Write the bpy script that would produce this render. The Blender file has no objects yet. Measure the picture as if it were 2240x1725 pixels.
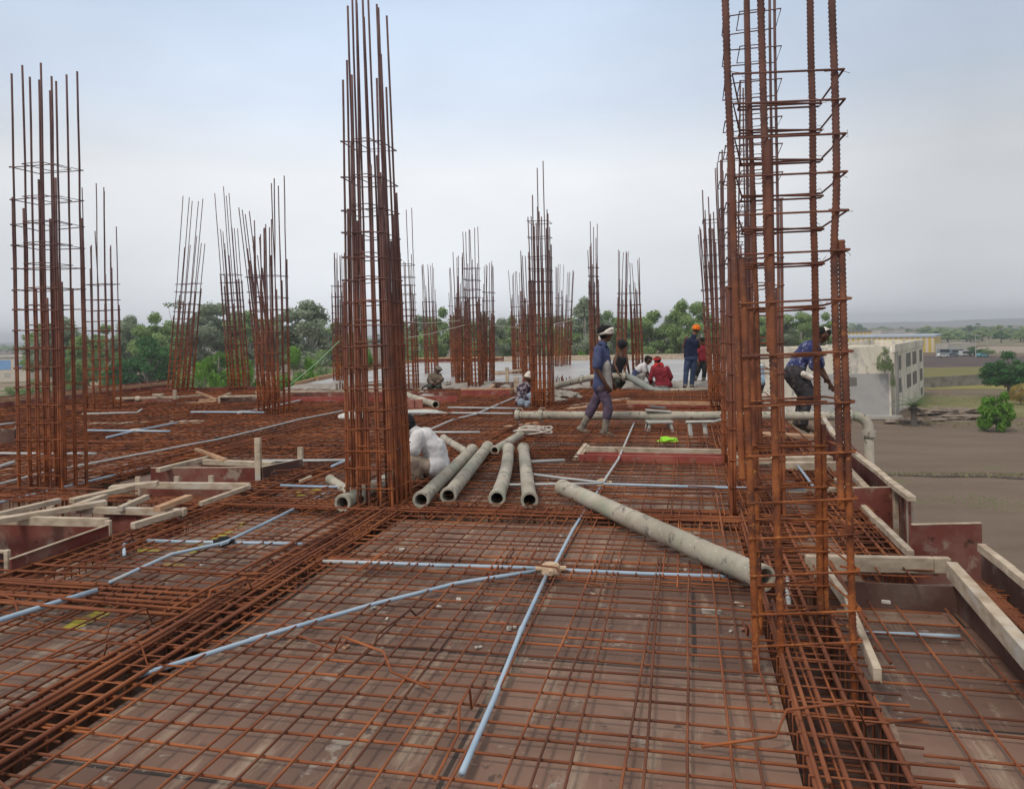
import bpy, math, random
import numpy as np
from mathutils import Vector, Matrix, noise as mnoise
random.seed(7)
rnd = random.uniform
C = bpy.data.collections.new("site"); bpy.context.scene.collection.children.link(C)
scn = bpy.context.scene
# ------------------------------------------------------------------ camera
CH = 1.62; FPX = 1650.0; PX0, PY0 = 1120.0, 727.0
YAW = math.radians(13.1); ROLL = math.radians(-1.3)
cd = bpy.data.cameras.new("camera"); cam = bpy.data.objects.new("camera", cd); C.objects.link(cam)
cd.sensor_fit = 'HORIZONTAL'; cd.sensor_width = 36.0; cd.lens = 36.0*FPX/2240
cd.shift_y = -(862.5-PY0)/2240; cd.clip_start = .05; cd.clip_end = 20000
RM = (Matrix.Rotation(YAW, 3, 'Z') @ Matrix.Rotation(math.pi/2, 3, 'X') @ Matrix.Rotation(ROLL, 3, 'Z'))
cam.matrix_world = Matrix.Translation((0, 0, CH)) @ RM.to_4x4()
scn.camera = cam
def ray(px, py): return RM @ Vector(((px-PX0)/FPX, -(py-PY0)/FPX, -1.0))
def P(px, py, z=0.0):                     # point of the plane z seen at that spot of the photograph
    d = ray(px, py); return Vector((0, 0, CH)) + d*((z-CH)/d.z)
def PD(px, py, D): return Vector((0, 0, CH)) + ray(px, py)*D
VIEWY = (RM @ Vector((0, 0, -1))); VIEWX = RM @ Vector((1, 0, 0))
def dist(p): return (Vector(p)-Vector((0, 0, CH))).dot(VIEWY)
# ------------------------------------------------------------------ world, sun
w = bpy.data.worlds.new("World"); scn.world = w; w.use_nodes = True
nt = w.node_tree; nt.nodes.clear()
def N(nt, t, **k):
    n = nt.nodes.new(t)
    for a, b in k.items():
        if a.startswith('i_'): n.inputs[a[2:].replace('_', ' ')].default_value = b
        else: setattr(n, a, b)
    return n
def L(nt, a, b): nt.links.new(a, b)
SUN_EL, SUN_AZ = math.radians(52), math.radians(-152)
sky = N(nt, 'ShaderNodeTexSky'); sky.sky_type = 'NISHITA'; sky.sun_disc = False
sky.sun_elevation = SUN_EL; sky.sun_rotation = SUN_AZ; sky.dust_density = 3.0
tc = N(nt, 'ShaderNodeTexCoord'); sx = N(nt, 'ShaderNodeSeparateXYZ'); L(nt, tc.outputs['Generated'], sx.inputs[0])
# cloud deck: elevation ramp
rmp = N(nt, 'ShaderNodeValToRGB'); L(nt, sx.outputs['Z'], rmp.inputs[0])
el = rmp.color_ramp.elements
el[0].position = 0.0; el[0].color = (1.0, 1.03, 1.07, 1)
el[1].position = 1.0; el[1].color = (1.0, .98, .94, 1)
for p, c in ((.04, (.88, .915, .965, 1)), (.10, (.83, .86, .90, 1)), (.20, (.85, .87, .895, 1)), (.29, (.66, .75, .88, 1)), (.42, (.60, .72, .90, 1)), (.65, (.92, .92, .93, 1))):
    e = el.new(p); e.color = c
# darker banks of cloud to the left and right, brighter in the middle (by direction)
dv = N(nt, 'ShaderNodeVectorMath', operation='DOT_PRODUCT'); L(nt, tc.outputs['Generated'], dv.inputs[0])
bd = (RM @ Vector((-.12, .25, -1))).normalized(); dv.inputs[1].default_value = bd
mr = N(nt, 'ShaderNodeMapRange'); L(nt, dv.outputs['Value'], mr.inputs[0])
mr.inputs[1].default_value = .80; mr.inputs[2].default_value = 1.0; mr.inputs[3].default_value = .70; mr.inputs[4].default_value = 1.02
mp = N(nt, 'ShaderNodeMapping'); L(nt, tc.outputs['Generated'], mp.inputs[0]); mp.inputs['Scale'].default_value = (1.2, 1.2, 3.2)
nz = N(nt, 'ShaderNodeTexNoise', i_Scale=2.4, i_Detail=5.0, i_Roughness=.5); L(nt, mp.outputs[0], nz.inputs['Vector'])
mr2 = N(nt, 'ShaderNodeMapRange'); L(nt, nz.outputs[0], mr2.inputs[0])
mr2.inputs[1].default_value = .3; mr2.inputs[2].default_value = .7; mr2.inputs[3].default_value = .93; mr2.inputs[4].default_value = 1.07
mm = N(nt, 'ShaderNodeMath', operation='MULTIPLY'); L(nt, mr.outputs[0], mm.inputs[0]); L(nt, mr2.outputs[0], mm.inputs[1])
sc1 = N(nt, 'ShaderNodeVectorMath', operation='SCALE'); L(nt, rmp.outputs[0], sc1.inputs[0]); L(nt, mm.outputs[0], sc1.inputs['Scale'])
# both are divided by the background strength (0.1)
sc2 = N(nt, 'ShaderNodeVectorMath', operation='SCALE'); L(nt, sc1.outputs[0], sc2.inputs[0]); sc2.inputs['Scale'].default_value = 10.0
mix = N(nt, 'ShaderNodeMix', data_type='RGBA'); mix.inputs[0].default_value = .94
L(nt, sky.outputs[0], mix.inputs[6]); L(nt, sc2.outputs[0], mix.inputs[7])
bg = N(nt, 'ShaderNodeBackground'); bg.inputs[1].default_value = .1; L(nt, mix.outputs[2], bg.inputs[0])
wo = N(nt, 'ShaderNodeOutputWorld'); L(nt, bg.outputs[0], wo.inputs[0])
sd = bpy.data.lights.new("sun", 'SUN'); sd.energy = 1.5; sd.angle = math.radians(11); sd.color = (1, .93, .83)
so = bpy.data.objects.new("sun", sd); C.objects.link(so)
# veiled sun, high behind the camera and to the left
sdir = Vector((math.sin(SUN_AZ)*math.cos(SUN_EL), math.cos(SUN_AZ)*math.cos(SUN_EL), math.sin(SUN_EL)))
so.rotation_euler = sdir.to_track_quat('Z', 'Y').to_euler(); so.location = (0, 0, 30)
vs = scn.view_settings; vs.view_transform = 'Standard'; vs.look = 'None'; vs.exposure = 0.18; vs.gamma = 1.0; vs.use_curve_mapping = False
scn.cycles.use_denoising = True; scn.cycles.max_bounces = 6; scn.cycles.diffuse_bounces = 3; scn.cycles.volume_bounces = 0
# ------------------------------------------------------------------ materials
MATS = {}
def mat(name, stops, scale=3.0, detail=6.0, rough=.85, coord='Object', vec=(1, 1, 1), metal=0.0, bump=0.0, bscale=60.0,
        second=None, spec=.3, distort=0.0, trans=0.0):
    """noise driven ramp; second = (scale, lo, hi, colour) a patchy overlay of a second colour"""
    m = bpy.data.materials.new(name); m.use_nodes = True; t = m.node_tree; b = t.nodes['Principled BSDF']
    b.inputs['Roughness'].default_value = rough; b.inputs['Metallic'].default_value = metal
    b.inputs['Specular IOR Level'].default_value = spec
    tcn = N(t, 'ShaderNodeTexCoord'); mpn = N(t, 'ShaderNodeMapping'); mpn.inputs['Scale'].default_value = vec
    if coord == 'World':
        g = N(t, 'ShaderNodeNewGeometry'); L(t, g.outputs['Position'], mpn.inputs[0])
    else: L(t, tcn.outputs[coord], mpn.inputs[0])
    n = N(t, 'ShaderNodeTexNoise', i_Scale=scale, i_Detail=detail, i_Distortion=distort); L(t, mpn.outputs[0], n.inputs['Vector'])
    r = N(t, 'ShaderNodeValToRGB'); L(t, n.outputs[0], r.inputs[0])
    e = r.color_ramp.elements; k = len(stops)
    e[0].position = .28; e[0].color = (*stops[0], 1); e[1].position = .72; e[1].color = (*stops[-1], 1)
    for i in range(1, k-1):
        x = e.new(.28+.44*i/(k-1)); x.color = (*stops[i], 1)
    out = r.outputs[0]
    for s2 in (second or []):
        n2 = N(t, 'ShaderNodeTexNoise', i_Scale=s2[0], i_Detail=8.0, i_Roughness=.62); L(t, mpn.outputs[0], n2.inputs['Vector'])
        q = N(t, 'ShaderNodeMapRange'); L(t, n2.outputs[0], q.inputs[0]); q.inputs[1].default_value = s2[1]; q.inputs[2].default_value = s2[2]
        mx = N(t, 'ShaderNodeMix', data_type='RGBA'); L(t, q.outputs[0], mx.inputs[0]); L(t, out, mx.inputs[6]); mx.inputs[7].default_value = (*s2[3], 1)
        out = mx.outputs[2]
    L(t, out, b.inputs['Base Color'])
    if trans:
        b.inputs['Transmission Weight'].default_value = 0
        tr = N(t, 'ShaderNodeBsdfTranslucent'); L(t, out, tr.inputs[0]); ms = N(t, 'ShaderNodeMixShader'); ms.inputs[0].default_value = trans
        L(t, b.outputs[0], ms.inputs[1]); L(t, tr.outputs[0], ms.inputs[2]); L(t, ms.outputs[0], t.nodes['Material Output'].inputs[0])
    if bump:
        nb = N(t, 'ShaderNodeTexNoise', i_Scale=bscale, i_Detail=4.0); L(t, mpn.outputs[0], nb.inputs['Vector'])
        bp = N(t, 'ShaderNodeBump', i_Strength=bump, i_Distance=.01); L(t, nb.outputs[0], bp.inputs['Height']); L(t, bp.outputs[0], b.inputs['Normal'])
    MATS[name] = m; return m
rust = mat('rust_orange', [(.11, .036, .020), (.23, .075, .034), (.37, .13, .050)], 2.2, coord='World', bump=.3, bscale=150, rough=.9)
rusto = mat('rust_bright', [(.11, .036, .018), (.27, .082, .026), (.42, .145, .04)], 9.0, coord='World', bump=.5, bscale=120, rough=.9, second=[(3.5, .50, .62, (.10, .042, .03)), (30, .56, .66, (.45, .17, .05))])
rustv = None
rust2 = mat('rust_brown', [(.10, .040, .030), (.19, .072, .050), (.29, .115, .07)], 2.5, coord='World', bump=.2, bscale=150, rough=.85)
rust3 = mat('rust_grey', [(.13, .070, .060), (.20, .105, .088), (.26, .135, .105)], 3.0, coord='World', rough=.75)
def rust_haze_column(name, lo, hi, sc, second):
    # heavier orange rust near the wet deck, less rust and painted-in purple backlight haze higher up
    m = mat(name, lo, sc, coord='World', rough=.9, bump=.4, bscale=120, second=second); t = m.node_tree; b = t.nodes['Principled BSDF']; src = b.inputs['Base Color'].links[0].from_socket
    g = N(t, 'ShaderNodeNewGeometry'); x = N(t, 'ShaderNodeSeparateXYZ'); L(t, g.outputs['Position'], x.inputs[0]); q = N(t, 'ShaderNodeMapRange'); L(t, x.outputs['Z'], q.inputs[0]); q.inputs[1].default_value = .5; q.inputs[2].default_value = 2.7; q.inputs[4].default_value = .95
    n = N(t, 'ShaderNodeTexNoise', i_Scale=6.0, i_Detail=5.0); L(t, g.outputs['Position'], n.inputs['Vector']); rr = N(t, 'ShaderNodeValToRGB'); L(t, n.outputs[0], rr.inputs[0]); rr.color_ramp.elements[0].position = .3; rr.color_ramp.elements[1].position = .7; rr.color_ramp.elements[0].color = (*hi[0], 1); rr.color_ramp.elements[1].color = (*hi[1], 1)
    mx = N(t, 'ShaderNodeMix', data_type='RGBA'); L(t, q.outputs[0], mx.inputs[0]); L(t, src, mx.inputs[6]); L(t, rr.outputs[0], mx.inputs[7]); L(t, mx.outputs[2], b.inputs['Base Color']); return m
def per_bar(m, dark, f=.8):
    t = m.node_tree; b = t.nodes['Principled BSDF']; src = b.inputs['Base Color'].links[0].from_socket; g = N(t, 'ShaderNodeNewGeometry'); q = N(t, 'ShaderNodeMapRange'); L(t, g.outputs['Random Per Island'], q.inputs[0]); q.inputs[1].default_value = .45; q.inputs[2].default_value = 1.0; q.inputs[4].default_value = f
    mx = N(t, 'ShaderNodeMix', data_type='RGBA'); L(t, q.outputs[0], mx.inputs[0]); L(t, src, mx.inputs[6]); mx.inputs[7].default_value = (*dark, 1); L(t, mx.outputs[2], b.inputs['Base Color'])
rustv = rust_haze_column('rust_haze_cage', [(.12, .038, .020), (.26, .080, .032), (.40, .135, .048)], [(.095, .060, .060), (.185, .115, .112)], 5.0, [(2.0, .55, .68, (.11, .05, .035))])
rusto = rust_haze_column('rust_haze_thick_bar', [(.11, .034, .017), (.28, .082, .026), (.45, .15, .042)], [(.090, .050, .046), (.20, .10, .082)], 9.0, [(3.5, .50, .62, (.10, .042, .03)), (30, .56, .66, (.45, .17, .05))])
rustm = mat('rust_mesh', [(.09, .034, .020), (.24, .076, .032), (.43, .145, .052)], 2.6, coord='World', rough=.9)
timber = mat('raw_timber', [(.33, .25, .175), (.48, .39, .29), (.60, .50, .38)], 3.5, vec=(2.4, 2.4, 5), bump=.25, bscale=25, second=[(1.6, .55, .75, (.30, .20, .13)), (.9, .56, .70, (.52, .49, .44))])
timber2 = mat('orange_timber', [(.34, .19, .11), (.46, .27, .16), (.52, .36, .23)], 3.5, vec=(2.4, 2.4, 5), bump=.2, bscale=25)
redply = mat('red_film_board', [(.115, .033, .025), (.19, .055, .042), (.27, .11, .085)], 2.0, rough=.6, coord='World', second=[(2.2, .50, .66, (.24, .13, .10)), (5.0, .56, .66, (.33, .24, .19)), (1.3, .58, .70, (.17, .022, .016)), (14, .60, .68, (.06, .03, .022))])
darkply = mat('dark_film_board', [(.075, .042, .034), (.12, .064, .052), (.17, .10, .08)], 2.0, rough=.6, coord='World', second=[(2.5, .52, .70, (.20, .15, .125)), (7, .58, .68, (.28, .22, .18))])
per_bar(rustm, (.075, .036, .026)); per_bar(rust, (.10, .042, .028), .6)
concpipe = mat('cement_coated_pipe', [(.29, .255, .20), (.41, .365, .295), (.50, .455, .38)], 2.6, rough=.8, bump=.35, bscale=55, second=[(3.5, .52, .66, (.30, .29, .23)), (11.0, .57, .64, (.16, .15, .125)), (2.0, .56, .70, (.30, .34, .25)), (28, .62, .68, (.55, .51, .44))], coord='World')
pipein = mat('pipe_bore', [(.17, .16, .14), (.26, .25, .22)], 4, rough=.6, coord='World')
pvc = mat('blue_grey_conduit', [(.26, .36, .46), (.36, .46, .56), (.42, .50, .57)], 3.0, rough=.45, coord='World', second=[(1.7, .57, .70, (.50, .47, .42))])
pvcw = mat('pale_conduit', [(.40, .42, .43), (.54, .54, .52)], 3.0, rough=.5, coord='World')
black = mat('black_tape', [(.012, .012, .014), (.03, .03, .03)], 9)
slabm = mat('fresh_concrete', [(.30, .285, .27), (.36, .345, .33), (.41, .395, .375)], .6, rough=.42, coord='World', second=[(.5, .55, .75, (.25, .24, .225))])
rubble = mat('wet_mortar', [(.19, .17, .15), (.30, .27, .235), (.36, .33, .29)], 5, rough=.9, coord='World', bump=.5, bscale=20)
cream = mat('tan_cap', [(.50, .36, .24), (.60, .45, .31)], 8)
def floor_mat(name, c1, c2, c3, mort, pw=2.44, ph=1.22):
    m = bpy.data.materials.new(name); m.use_nodes = True; t = m.node_tree; b = t.nodes['Principled BSDF']; b.inputs['Roughness'].default_value = .7
    g = N(t, 'ShaderNodeNewGeometry')
    br = N(t, 'ShaderNodeTexBrick'); L(t, g.outputs['Position'], br.inputs['Vector'])
    br.inputs['Scale'].default_value = 1.0; br.inputs['Brick Width'].default_value = pw; br.inputs['Row Height'].default_value = ph; br.inputs['Mortar Size'].default_value = .011
    br.inputs['Color1'].default_value = (*c1, 1); br.inputs['Color2'].default_value = (*c2, 1); br.inputs['Mortar'].default_value = (*mort, 1); br.offset = .37
    n = N(t, 'ShaderNodeTexNoise', i_Scale=1.3, i_Detail=8.0, i_Roughness=.6); L(t, g.outputs['Position'], n.inputs['Vector'])
    q = N(t, 'ShaderNodeMapRange'); L(t, n.outputs[0], q.inputs[0]); q.inputs[1].default_value = .46; q.inputs[2].default_value = .72; q.inputs[4].default_value = .85
    mx = N(t, 'ShaderNodeMix', data_type='RGBA'); L(t, q.outputs[0], mx.inputs[0]); L(t, br.outputs[0], mx.inputs[6]); mx.inputs[7].default_value = (*c3, 1)
    mpn = N(t, 'ShaderNodeMapping'); mpn.inputs['Scale'].default_value = (7, .9, 1); L(t, g.outputs['Position'], mpn.inputs[0])   # smears of cement along the boards
    n2 = N(t, 'ShaderNodeTexNoise', i_Scale=1.4, i_Detail=7.0, i_Roughness=.65); L(t, mpn.outputs[0], n2.inputs['Vector'])
    q2 = N(t, 'ShaderNodeMapRange'); L(t, n2.outputs[0], q2.inputs[0]); q2.inputs[1].default_value = .54; q2.inputs[2].default_value = .68; q2.inputs[4].default_value = .8
    mx2 = N(t, 'ShaderNodeMix', data_type='RGBA'); L(t, q2.outputs[0], mx2.inputs[0]); L(t, mx.outputs[2], mx2.inputs[6]); mx2.inputs[7].default_value = (.37, .275, .195, 1)
    n3 = N(t, 'ShaderNodeTexNoise', i_Scale=9.0, i_Detail=6.0, i_Roughness=.7); L(t, g.outputs['Position'], n3.inputs['Vector'])
    q3 = N(t, 'ShaderNodeMapRange'); L(t, n3.outputs[0], q3.inputs[0]); q3.inputs[1].default_value = .60; q3.inputs[2].default_value = .68; q3.inputs[4].default_value = .75
    mx3 = N(t, 'ShaderNodeMix', data_type='RGBA'); L(t, q3.outputs[0], mx3.inputs[0]); L(t, mx2.outputs[2], mx3.inputs[6]); mx3.inputs[7].default_value = (.085, .05, .038, 1)
    out = mx3.outputs[2]
    for sc, lo, hi, col, f in ((24.0, .66, .71, (.46, .42, .36), .8), (3.1, .62, .66, (.36, .32, .27), .6), (.55, .55, .62, (.30, .21, .15), .5), (5.0, .64, .67, (.045, .028, .022), .7)):
        n4 = N(t, 'ShaderNodeTexNoise', i_Scale=sc, i_Detail=5.0, i_Roughness=.7); L(t, g.outputs['Position'], n4.inputs['Vector']); q4 = N(t, 'ShaderNodeMapRange'); L(t, n4.outputs[0], q4.inputs[0]); q4.inputs[1].default_value = lo; q4.inputs[2].default_value = hi; q4.inputs[4].default_value = f
        m4 = N(t, 'ShaderNodeMix', data_type='RGBA'); L(t, q4.outputs[0], m4.inputs[0]); L(t, out, m4.inputs[6]); m4.inputs[7].default_value = (*col, 1); out = m4.outputs[2]
    L(t, out, b.inputs['Base Color']); return m
plym = floor_mat('stained_plywood', (.125, .066, .045), (.26, .155, .108), (.11, .066, .048), (.03, .02, .015))
# ------------------------------------------------------------------ mesh builder
class MB:
    def __init__(s): s.v = []; s.f = []; s.mi = []; s.cur = 0
    def face(s, idx): s.f.append(idx); s.mi.append(s.cur)
    def quad(s, a, b, c, d):
        o = len(s.v); s.v += [tuple(a), tuple(b), tuple(c), tuple(d)]; s.face((o, o+1, o+2, o+3))
    def box(s, lo, hi, M=None):
        x0, y0, z0 = lo; x1, y1, z1 = hi; o = len(s.v)
        pts = [(x0, y0, z0), (x1, y0, z0), (x1, y1, z0), (x0, y1, z0), (x0, y0, z1), (x1, y0, z1), (x1, y1, z1), (x0, y1, z1)]
        if M is not None: pts = [tuple(M @ Vector(p)) for p in pts]
        s.v += pts
        for f in ((0, 3, 2, 1), (4, 5, 6, 7), (0, 1, 5, 4), (1, 2, 6, 5), (2, 3, 7, 6), (3, 0, 4, 7)): s.face(tuple(o+i for i in f))
    def tube(s, pts, r, n=6, r2=None, rib=0.0, cap=True, closed=False):
        pts = [Vector(p) for p in pts]; m = len(pts); o = len(s.v)
        d = (pts[1]-pts[0]).normalized(); up = Vector((0, 0, 1)) if abs(d.z) < .9 else Vector((1, 0, 0))
        u = d.cross(up).normalized()
        for i in range(m):
            if closed: t = (pts[(i+1) % m]-pts[i-1]).normalized()
            else: t = (pts[min(i+1, m-1)]-pts[max(i-1, 0)]).normalized()
            u = (u - t*u.dot(t)).normalized(); w_ = t.cross(u)
            rr = r if r2 is None else r+(r2-r)*i/(m-1)
            if callable(rib): rr = rib(i, rr)
            for k in range(n):
                a = 2*math.pi*k/n; s.v.append(tuple(pts[i]+(u*math.cos(a)+w_*math.sin(a))*rr))
        for i in range(m if closed else m-1):
            a0 = o+i*n; b0 = o+((i+1) % m)*n
            for k in range(n): s.face((a0+k, a0+(k+1) % n, b0+(k+1) % n, b0+k))
        if cap and not closed:
            s.face(tuple(o+k for k in range(n))[::-1]); s.face(tuple(o+(m-1)*n+k for k in range(n)))
    def build(s, name, mats, parent=None, smooth=False, bevel=0.0):
        me = bpy.data.meshes.new(name); me.from_pydata(s.v, [], s.f)
        for m_ in (mats if isinstance(mats, (list, tuple)) else [mats]): me.materials.append(m_)
        me.polygons.foreach_set('material_index', s.mi)
        if smooth: me.polygons.foreach_set('use_smooth', [True]*len(s.f))
        me.update(); o = bpy.data.objects.new(name, me); C.objects.link(o)
        if parent is not None:
            o.parent = parent; o.matrix_parent_inverse = Matrix.Identity(4)
            o.location = (0, 0, 0)
            inv = parent.matrix_basis.inverted(); me.transform(inv)
        if bevel:
            bv = o.modifiers.new('bevel', 'BEVEL'); bv.width = bevel; bv.segments = 1; bv.limit_method = 'ANGLE'
        return o
def tag(o, label=None, cat=None, group=None, kind=None):
    if label: o['label'] = label
    if cat: o['category'] = cat
    if group: o['group'] = group
    if kind: o['kind'] = kind
    return o
def thing(name, loc, label, cat, group=None):
    o = bpy.data.objects.new(name, None); C.objects.link(o); o.location = loc; o.empty_display_size = .2
    o.matrix_basis = Matrix.Translation(loc); return tag(o, label, cat, group)
def single(mb, name, mats, label, cat, group=None, **k):
    o = mb.build(name, mats, **k); return recentre(tag(o, label, cat, group))
def recentre(o):
    me = o.data; c = Vector((0, 0, 0)); n = len(me.vertices); a = np.empty(n*3); me.vertices.foreach_get('co', a); a = a.reshape(-1, 3)
    c = Vector(((a[:, 0].min()+a[:, 0].max())/2, (a[:, 1].min()+a[:, 1].max())/2, a[:, 2].min()))
    me.transform(Matrix.Translation(-c)); o.location = c; return o
def orient(A, B, up=Vector((0, 0, 1))):
    """matrix whose X axis runs from A to B"""
    A, B = Vector(A), Vector(B); x = (B-A).normalized(); y = up.cross(x).normalized(); z = x.cross(y)
    return Matrix(((x.x, y.x, z.x, A.x), (x.y, y.y, z.y, A.y), (x.z, y.z, z.z, A.z), (0, 0, 0, 1))), (B-A).length
def bar(mb, A, B, wd, ht):        # a squared timber whose top centre line runs A-B
    M, l = orient(A, B); mb.box((0, -wd/2, -ht), (l, wd/2, 0), M)
# ------------------------------------------------------------------ terrain
GZ = -11.5
def sheet(name, pts, m, z, label=None):
    mb = MB(); o = len(mb.v); mb.v += [(p[0], p[1], z) for p in pts]; mb.face(tuple(range(len(pts)))); ob = mb.build(name, m); tag(ob, kind='structure'); return ob
soil = mat('ploughed_soil', [(.13, .098, .072), (.175, .132, .098), (.21, .160, .12)], .05, detail=10, coord='World', rough=1,
           second=[(.02, .5, .68, (.17, .155, .10)), (.9, .56, .72, (.10, .075, .058)), (.006, .55, .65, (.20, .165, .12))], spec=.05)
G = MB(); S = 5200; n_ = 40
G.quad((-S, -300, GZ), (S, -300, GZ), (S, S, GZ), (-S, S, GZ)); tag(G.build('ground', soil), kind='structure')
def field(name, corners, m, dz): return sheet(name, [P(x, y, GZ) for x, y in corners], m, GZ+dz)
tilled = mat('tilled_field', [(.145, .108, .08), (.19, .145, .11)], .12, coord='World', vec=(1, 3, 1), rough=1, second=[(.05, .62, .72, (.10, .15, .04)), (1.5, .58, .7, (.20, .165, .13))], spec=.05)
grassm = mat('dry_grass', [(.13, .13, .06), (.19, .18, .085), (.24, .22, .11)], .1, coord='World', rough=1, second=[(.25, .55, .7, (.10, .13, .05))], spec=.05)
yellowg = mat('yellow_crop', [(.22, .20, .07), (.28, .25, .095)], .2, coord='World', rough=1, spec=.05)
darksoil = mat('dark_soil', [(.085, .066, .062), (.12, .095, .088)], .15, coord='World', rough=1, spec=.05)
pale = mat('pale_earth', [(.27, .22, .175), (.36, .30, .24)], .1, coord='World', rough=1, spec=.05)
field('near_field', [(1700, 1900), (2500, 1900), (2700, 1065), (1900, 1040), (1800, 1030)], tilled, .03)
field('field_ditch', [(1750, 1044), (1960, 1040), (2060, 1044), (2150, 1043), (2240, 1049), (2500, 1052), (2500, 1047), (2240, 1045), (2150, 1040), (2060, 1040), (1960, 1036), (1750, 1040)], darksoil, .05)
field('middle_field', [(1700, 1030), (2700, 1040), (2600, 950), (2100, 938), (1700, 925)], darksoil, .02)
mf = bpy.data.objects['middle_field']; mf.data.materials[0] = tilled
field('rough_grass', [(1950, 905), (2600, 925), (2600, 865), (2019, 866), (1960, 880)], grassm, .04)
field('crop_strip', [(1700, 852), (2176, 851), (2700, 868), (2600, 842), (2168, 838), (1700, 838)], yellowg, .05)
field('green_field', [(1700, 837), (2700, 842), (2500, 800), (2165, 801), (2020, 806), (1700, 808)], grassm, .03)
bpy.data.objects['green_field'].data.materials[0] = mat('stubble_field', [(.16, .15, .06), (.20, .185, .075)], .08, coord='World', vec=(1, 4, 1), rough=1, spec=.05)
field('dark_field', [(1700, 806), (2500, 798), (2500, 780), (2030, 778), (1700, 785)], darksoil, .04)
field('pale_track', [(2050, 772), (2500, 772), (2600, 758), (2180, 757), (2070, 762)], pale, .03)
field('far_grass', [(1900, 756), (2800, 754), (2700, 741), (1900, 740)], mat('far_field', [(.16, .15, .10), (.26, .22, .15)], .03, coord='World', rough=1, spec=.05), .02)
field('left_yard', [(-400, 905), (700, 900), (700, 822), (-300, 828)], mat('pink_earth', [(.22, .165, .12), (.33, .25, .19)], .08, coord='World', rough=1, second=[(.06, .5, .6, (.12, .14, .06))], spec=.05), .05)
hillm = mat('hill_scrub', [(.05, .07, .05), (.08, .10, .07)], .01, coord='World', rough=1, spec=.02)
mb = MB(); prev = None
for i in range(121):
    a = -1.15 + 1.75*i/120; X, Y = 4700*math.sin(a), 4700*math.cos(a)
    h = 17 + 16*mnoise.noise(Vector((a*5, 0, 3))) + 6*mnoise.noise(Vector((a*23, 1, 3)))
    if a > .1: h += 12*min(1, (a-.1)*4)
    cur = [(X*.96, Y*.96, GZ-.5), (X, Y, GZ+h), (X*1.05, Y*1.05, GZ-.5)]
    if prev:
        mb.quad(prev[0], cur[0], cur[1], prev[1]); mb.quad(prev[1], cur[1], cur[2], prev[2])
    prev = cur
tag(mb.build('hills', hillm, smooth=True), kind='structure')
# ------------------------------------------------------------------ deck: plywood floor with beam trenches
XL, XR, YN, YF = -16.3, 1.42, -2.5, 21.4
XB = [(-16.3, -16.0), (-13.2, -12.85), (-9.9, -9.55), (-6.75, -6.4), (-4.52, -4.17), (-2.86, -2.5), (.36, .74), (1.05, 1.42)]
YB = [(-.2, .1), (3.86, 4.14), (6.24, 6.56), (9.5, 9.8), (14.35, 14.65), (19.9, 20.2)]
cx = sorted(set([XL, XR]+[a for p in XB for a in p])); cy = sorted(set([YN, YF]+[a for p in YB for a in p]+[7.35, 8.9]))
def trench(x, y):
    if any(a < x < b for a, b in YB): return True
    if any(a < x < b for a, b in XB) : return True
def intrench(x, y): return any(a < x < b for a, b in XB) or any(a < y < b and not (x > -2.5 and y < 5) for a, b in YB)
def hole(x, y):
    if x < -12.0 and y > 19.9: return True
    if x < -4.52 and x > -8.0 and 4.2 < y < 7.3: return True
    if x < -4.6 and x > -6.1 and 7.5 < y < 8.6: return True
    if .74 < x < 1.42 and 2.6 < y < 5.12: return True
    return False
cx += [-8.0, -12.0, -6.1, -4.6]; cy += [5.12, 2.6, 4.2, 7.3, 7.5, 8.6]; cx = sorted(set(cx)); cy = sorted(set(cy))
mb = MB()
for i in range(len(cx)-1):
    for j in range(len(cy)-1):
        x0, x1, y0, y1 = cx[i], cx[i+1], cy[j], cy[j+1]; xm, ym = (x0+x1)/2, (y0+y1)/2
        if intrench(xm, ym) or hole(xm, ym): continue
        mb.quad((x0, y0, 0), (x1, y0, 0), (x1, y1, 0), (x0, y1, 0))
        for (a, b, nx, ny) in (((x0, y0), (x1, y0), 0, -1), ((x1, y0), (x1, y1), 1, 0), ((x1, y1), (x0, y1), 0, 1), ((x0, y1), (x0, y0), -1, 0)):
            qx, qy = (a[0]+b[0])/2+nx*.02, (a[1]+b[1])/2+ny*.02
            inside = XL < qx < XR and YN < qy < YF
            if inside and not (intrench(qx, qy) or hole(qx, qy)): continue
            mb.quad((*a, -.42), (*b, -.42), (*b, 0), (*a, 0))
floor = mb.build('plywood_floor', plym); tag(floor, kind='structure')
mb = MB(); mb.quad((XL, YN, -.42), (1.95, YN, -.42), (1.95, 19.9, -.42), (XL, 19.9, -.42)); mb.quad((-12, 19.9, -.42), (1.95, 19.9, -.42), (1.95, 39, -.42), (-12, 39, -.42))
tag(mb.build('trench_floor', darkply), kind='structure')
mb = MB(); mb.box((-8, 4.2, -.419), (-4.52, 7.3, -.25)); mb.box((-6.1, 7.5, -.419), (-4.6, 8.6, -.25)); mb.box((.742, 2.602, -.419), (1.578, 5.118, -.16))
tag(mb.build('sunken_floor', plym), kind='structure')
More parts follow.
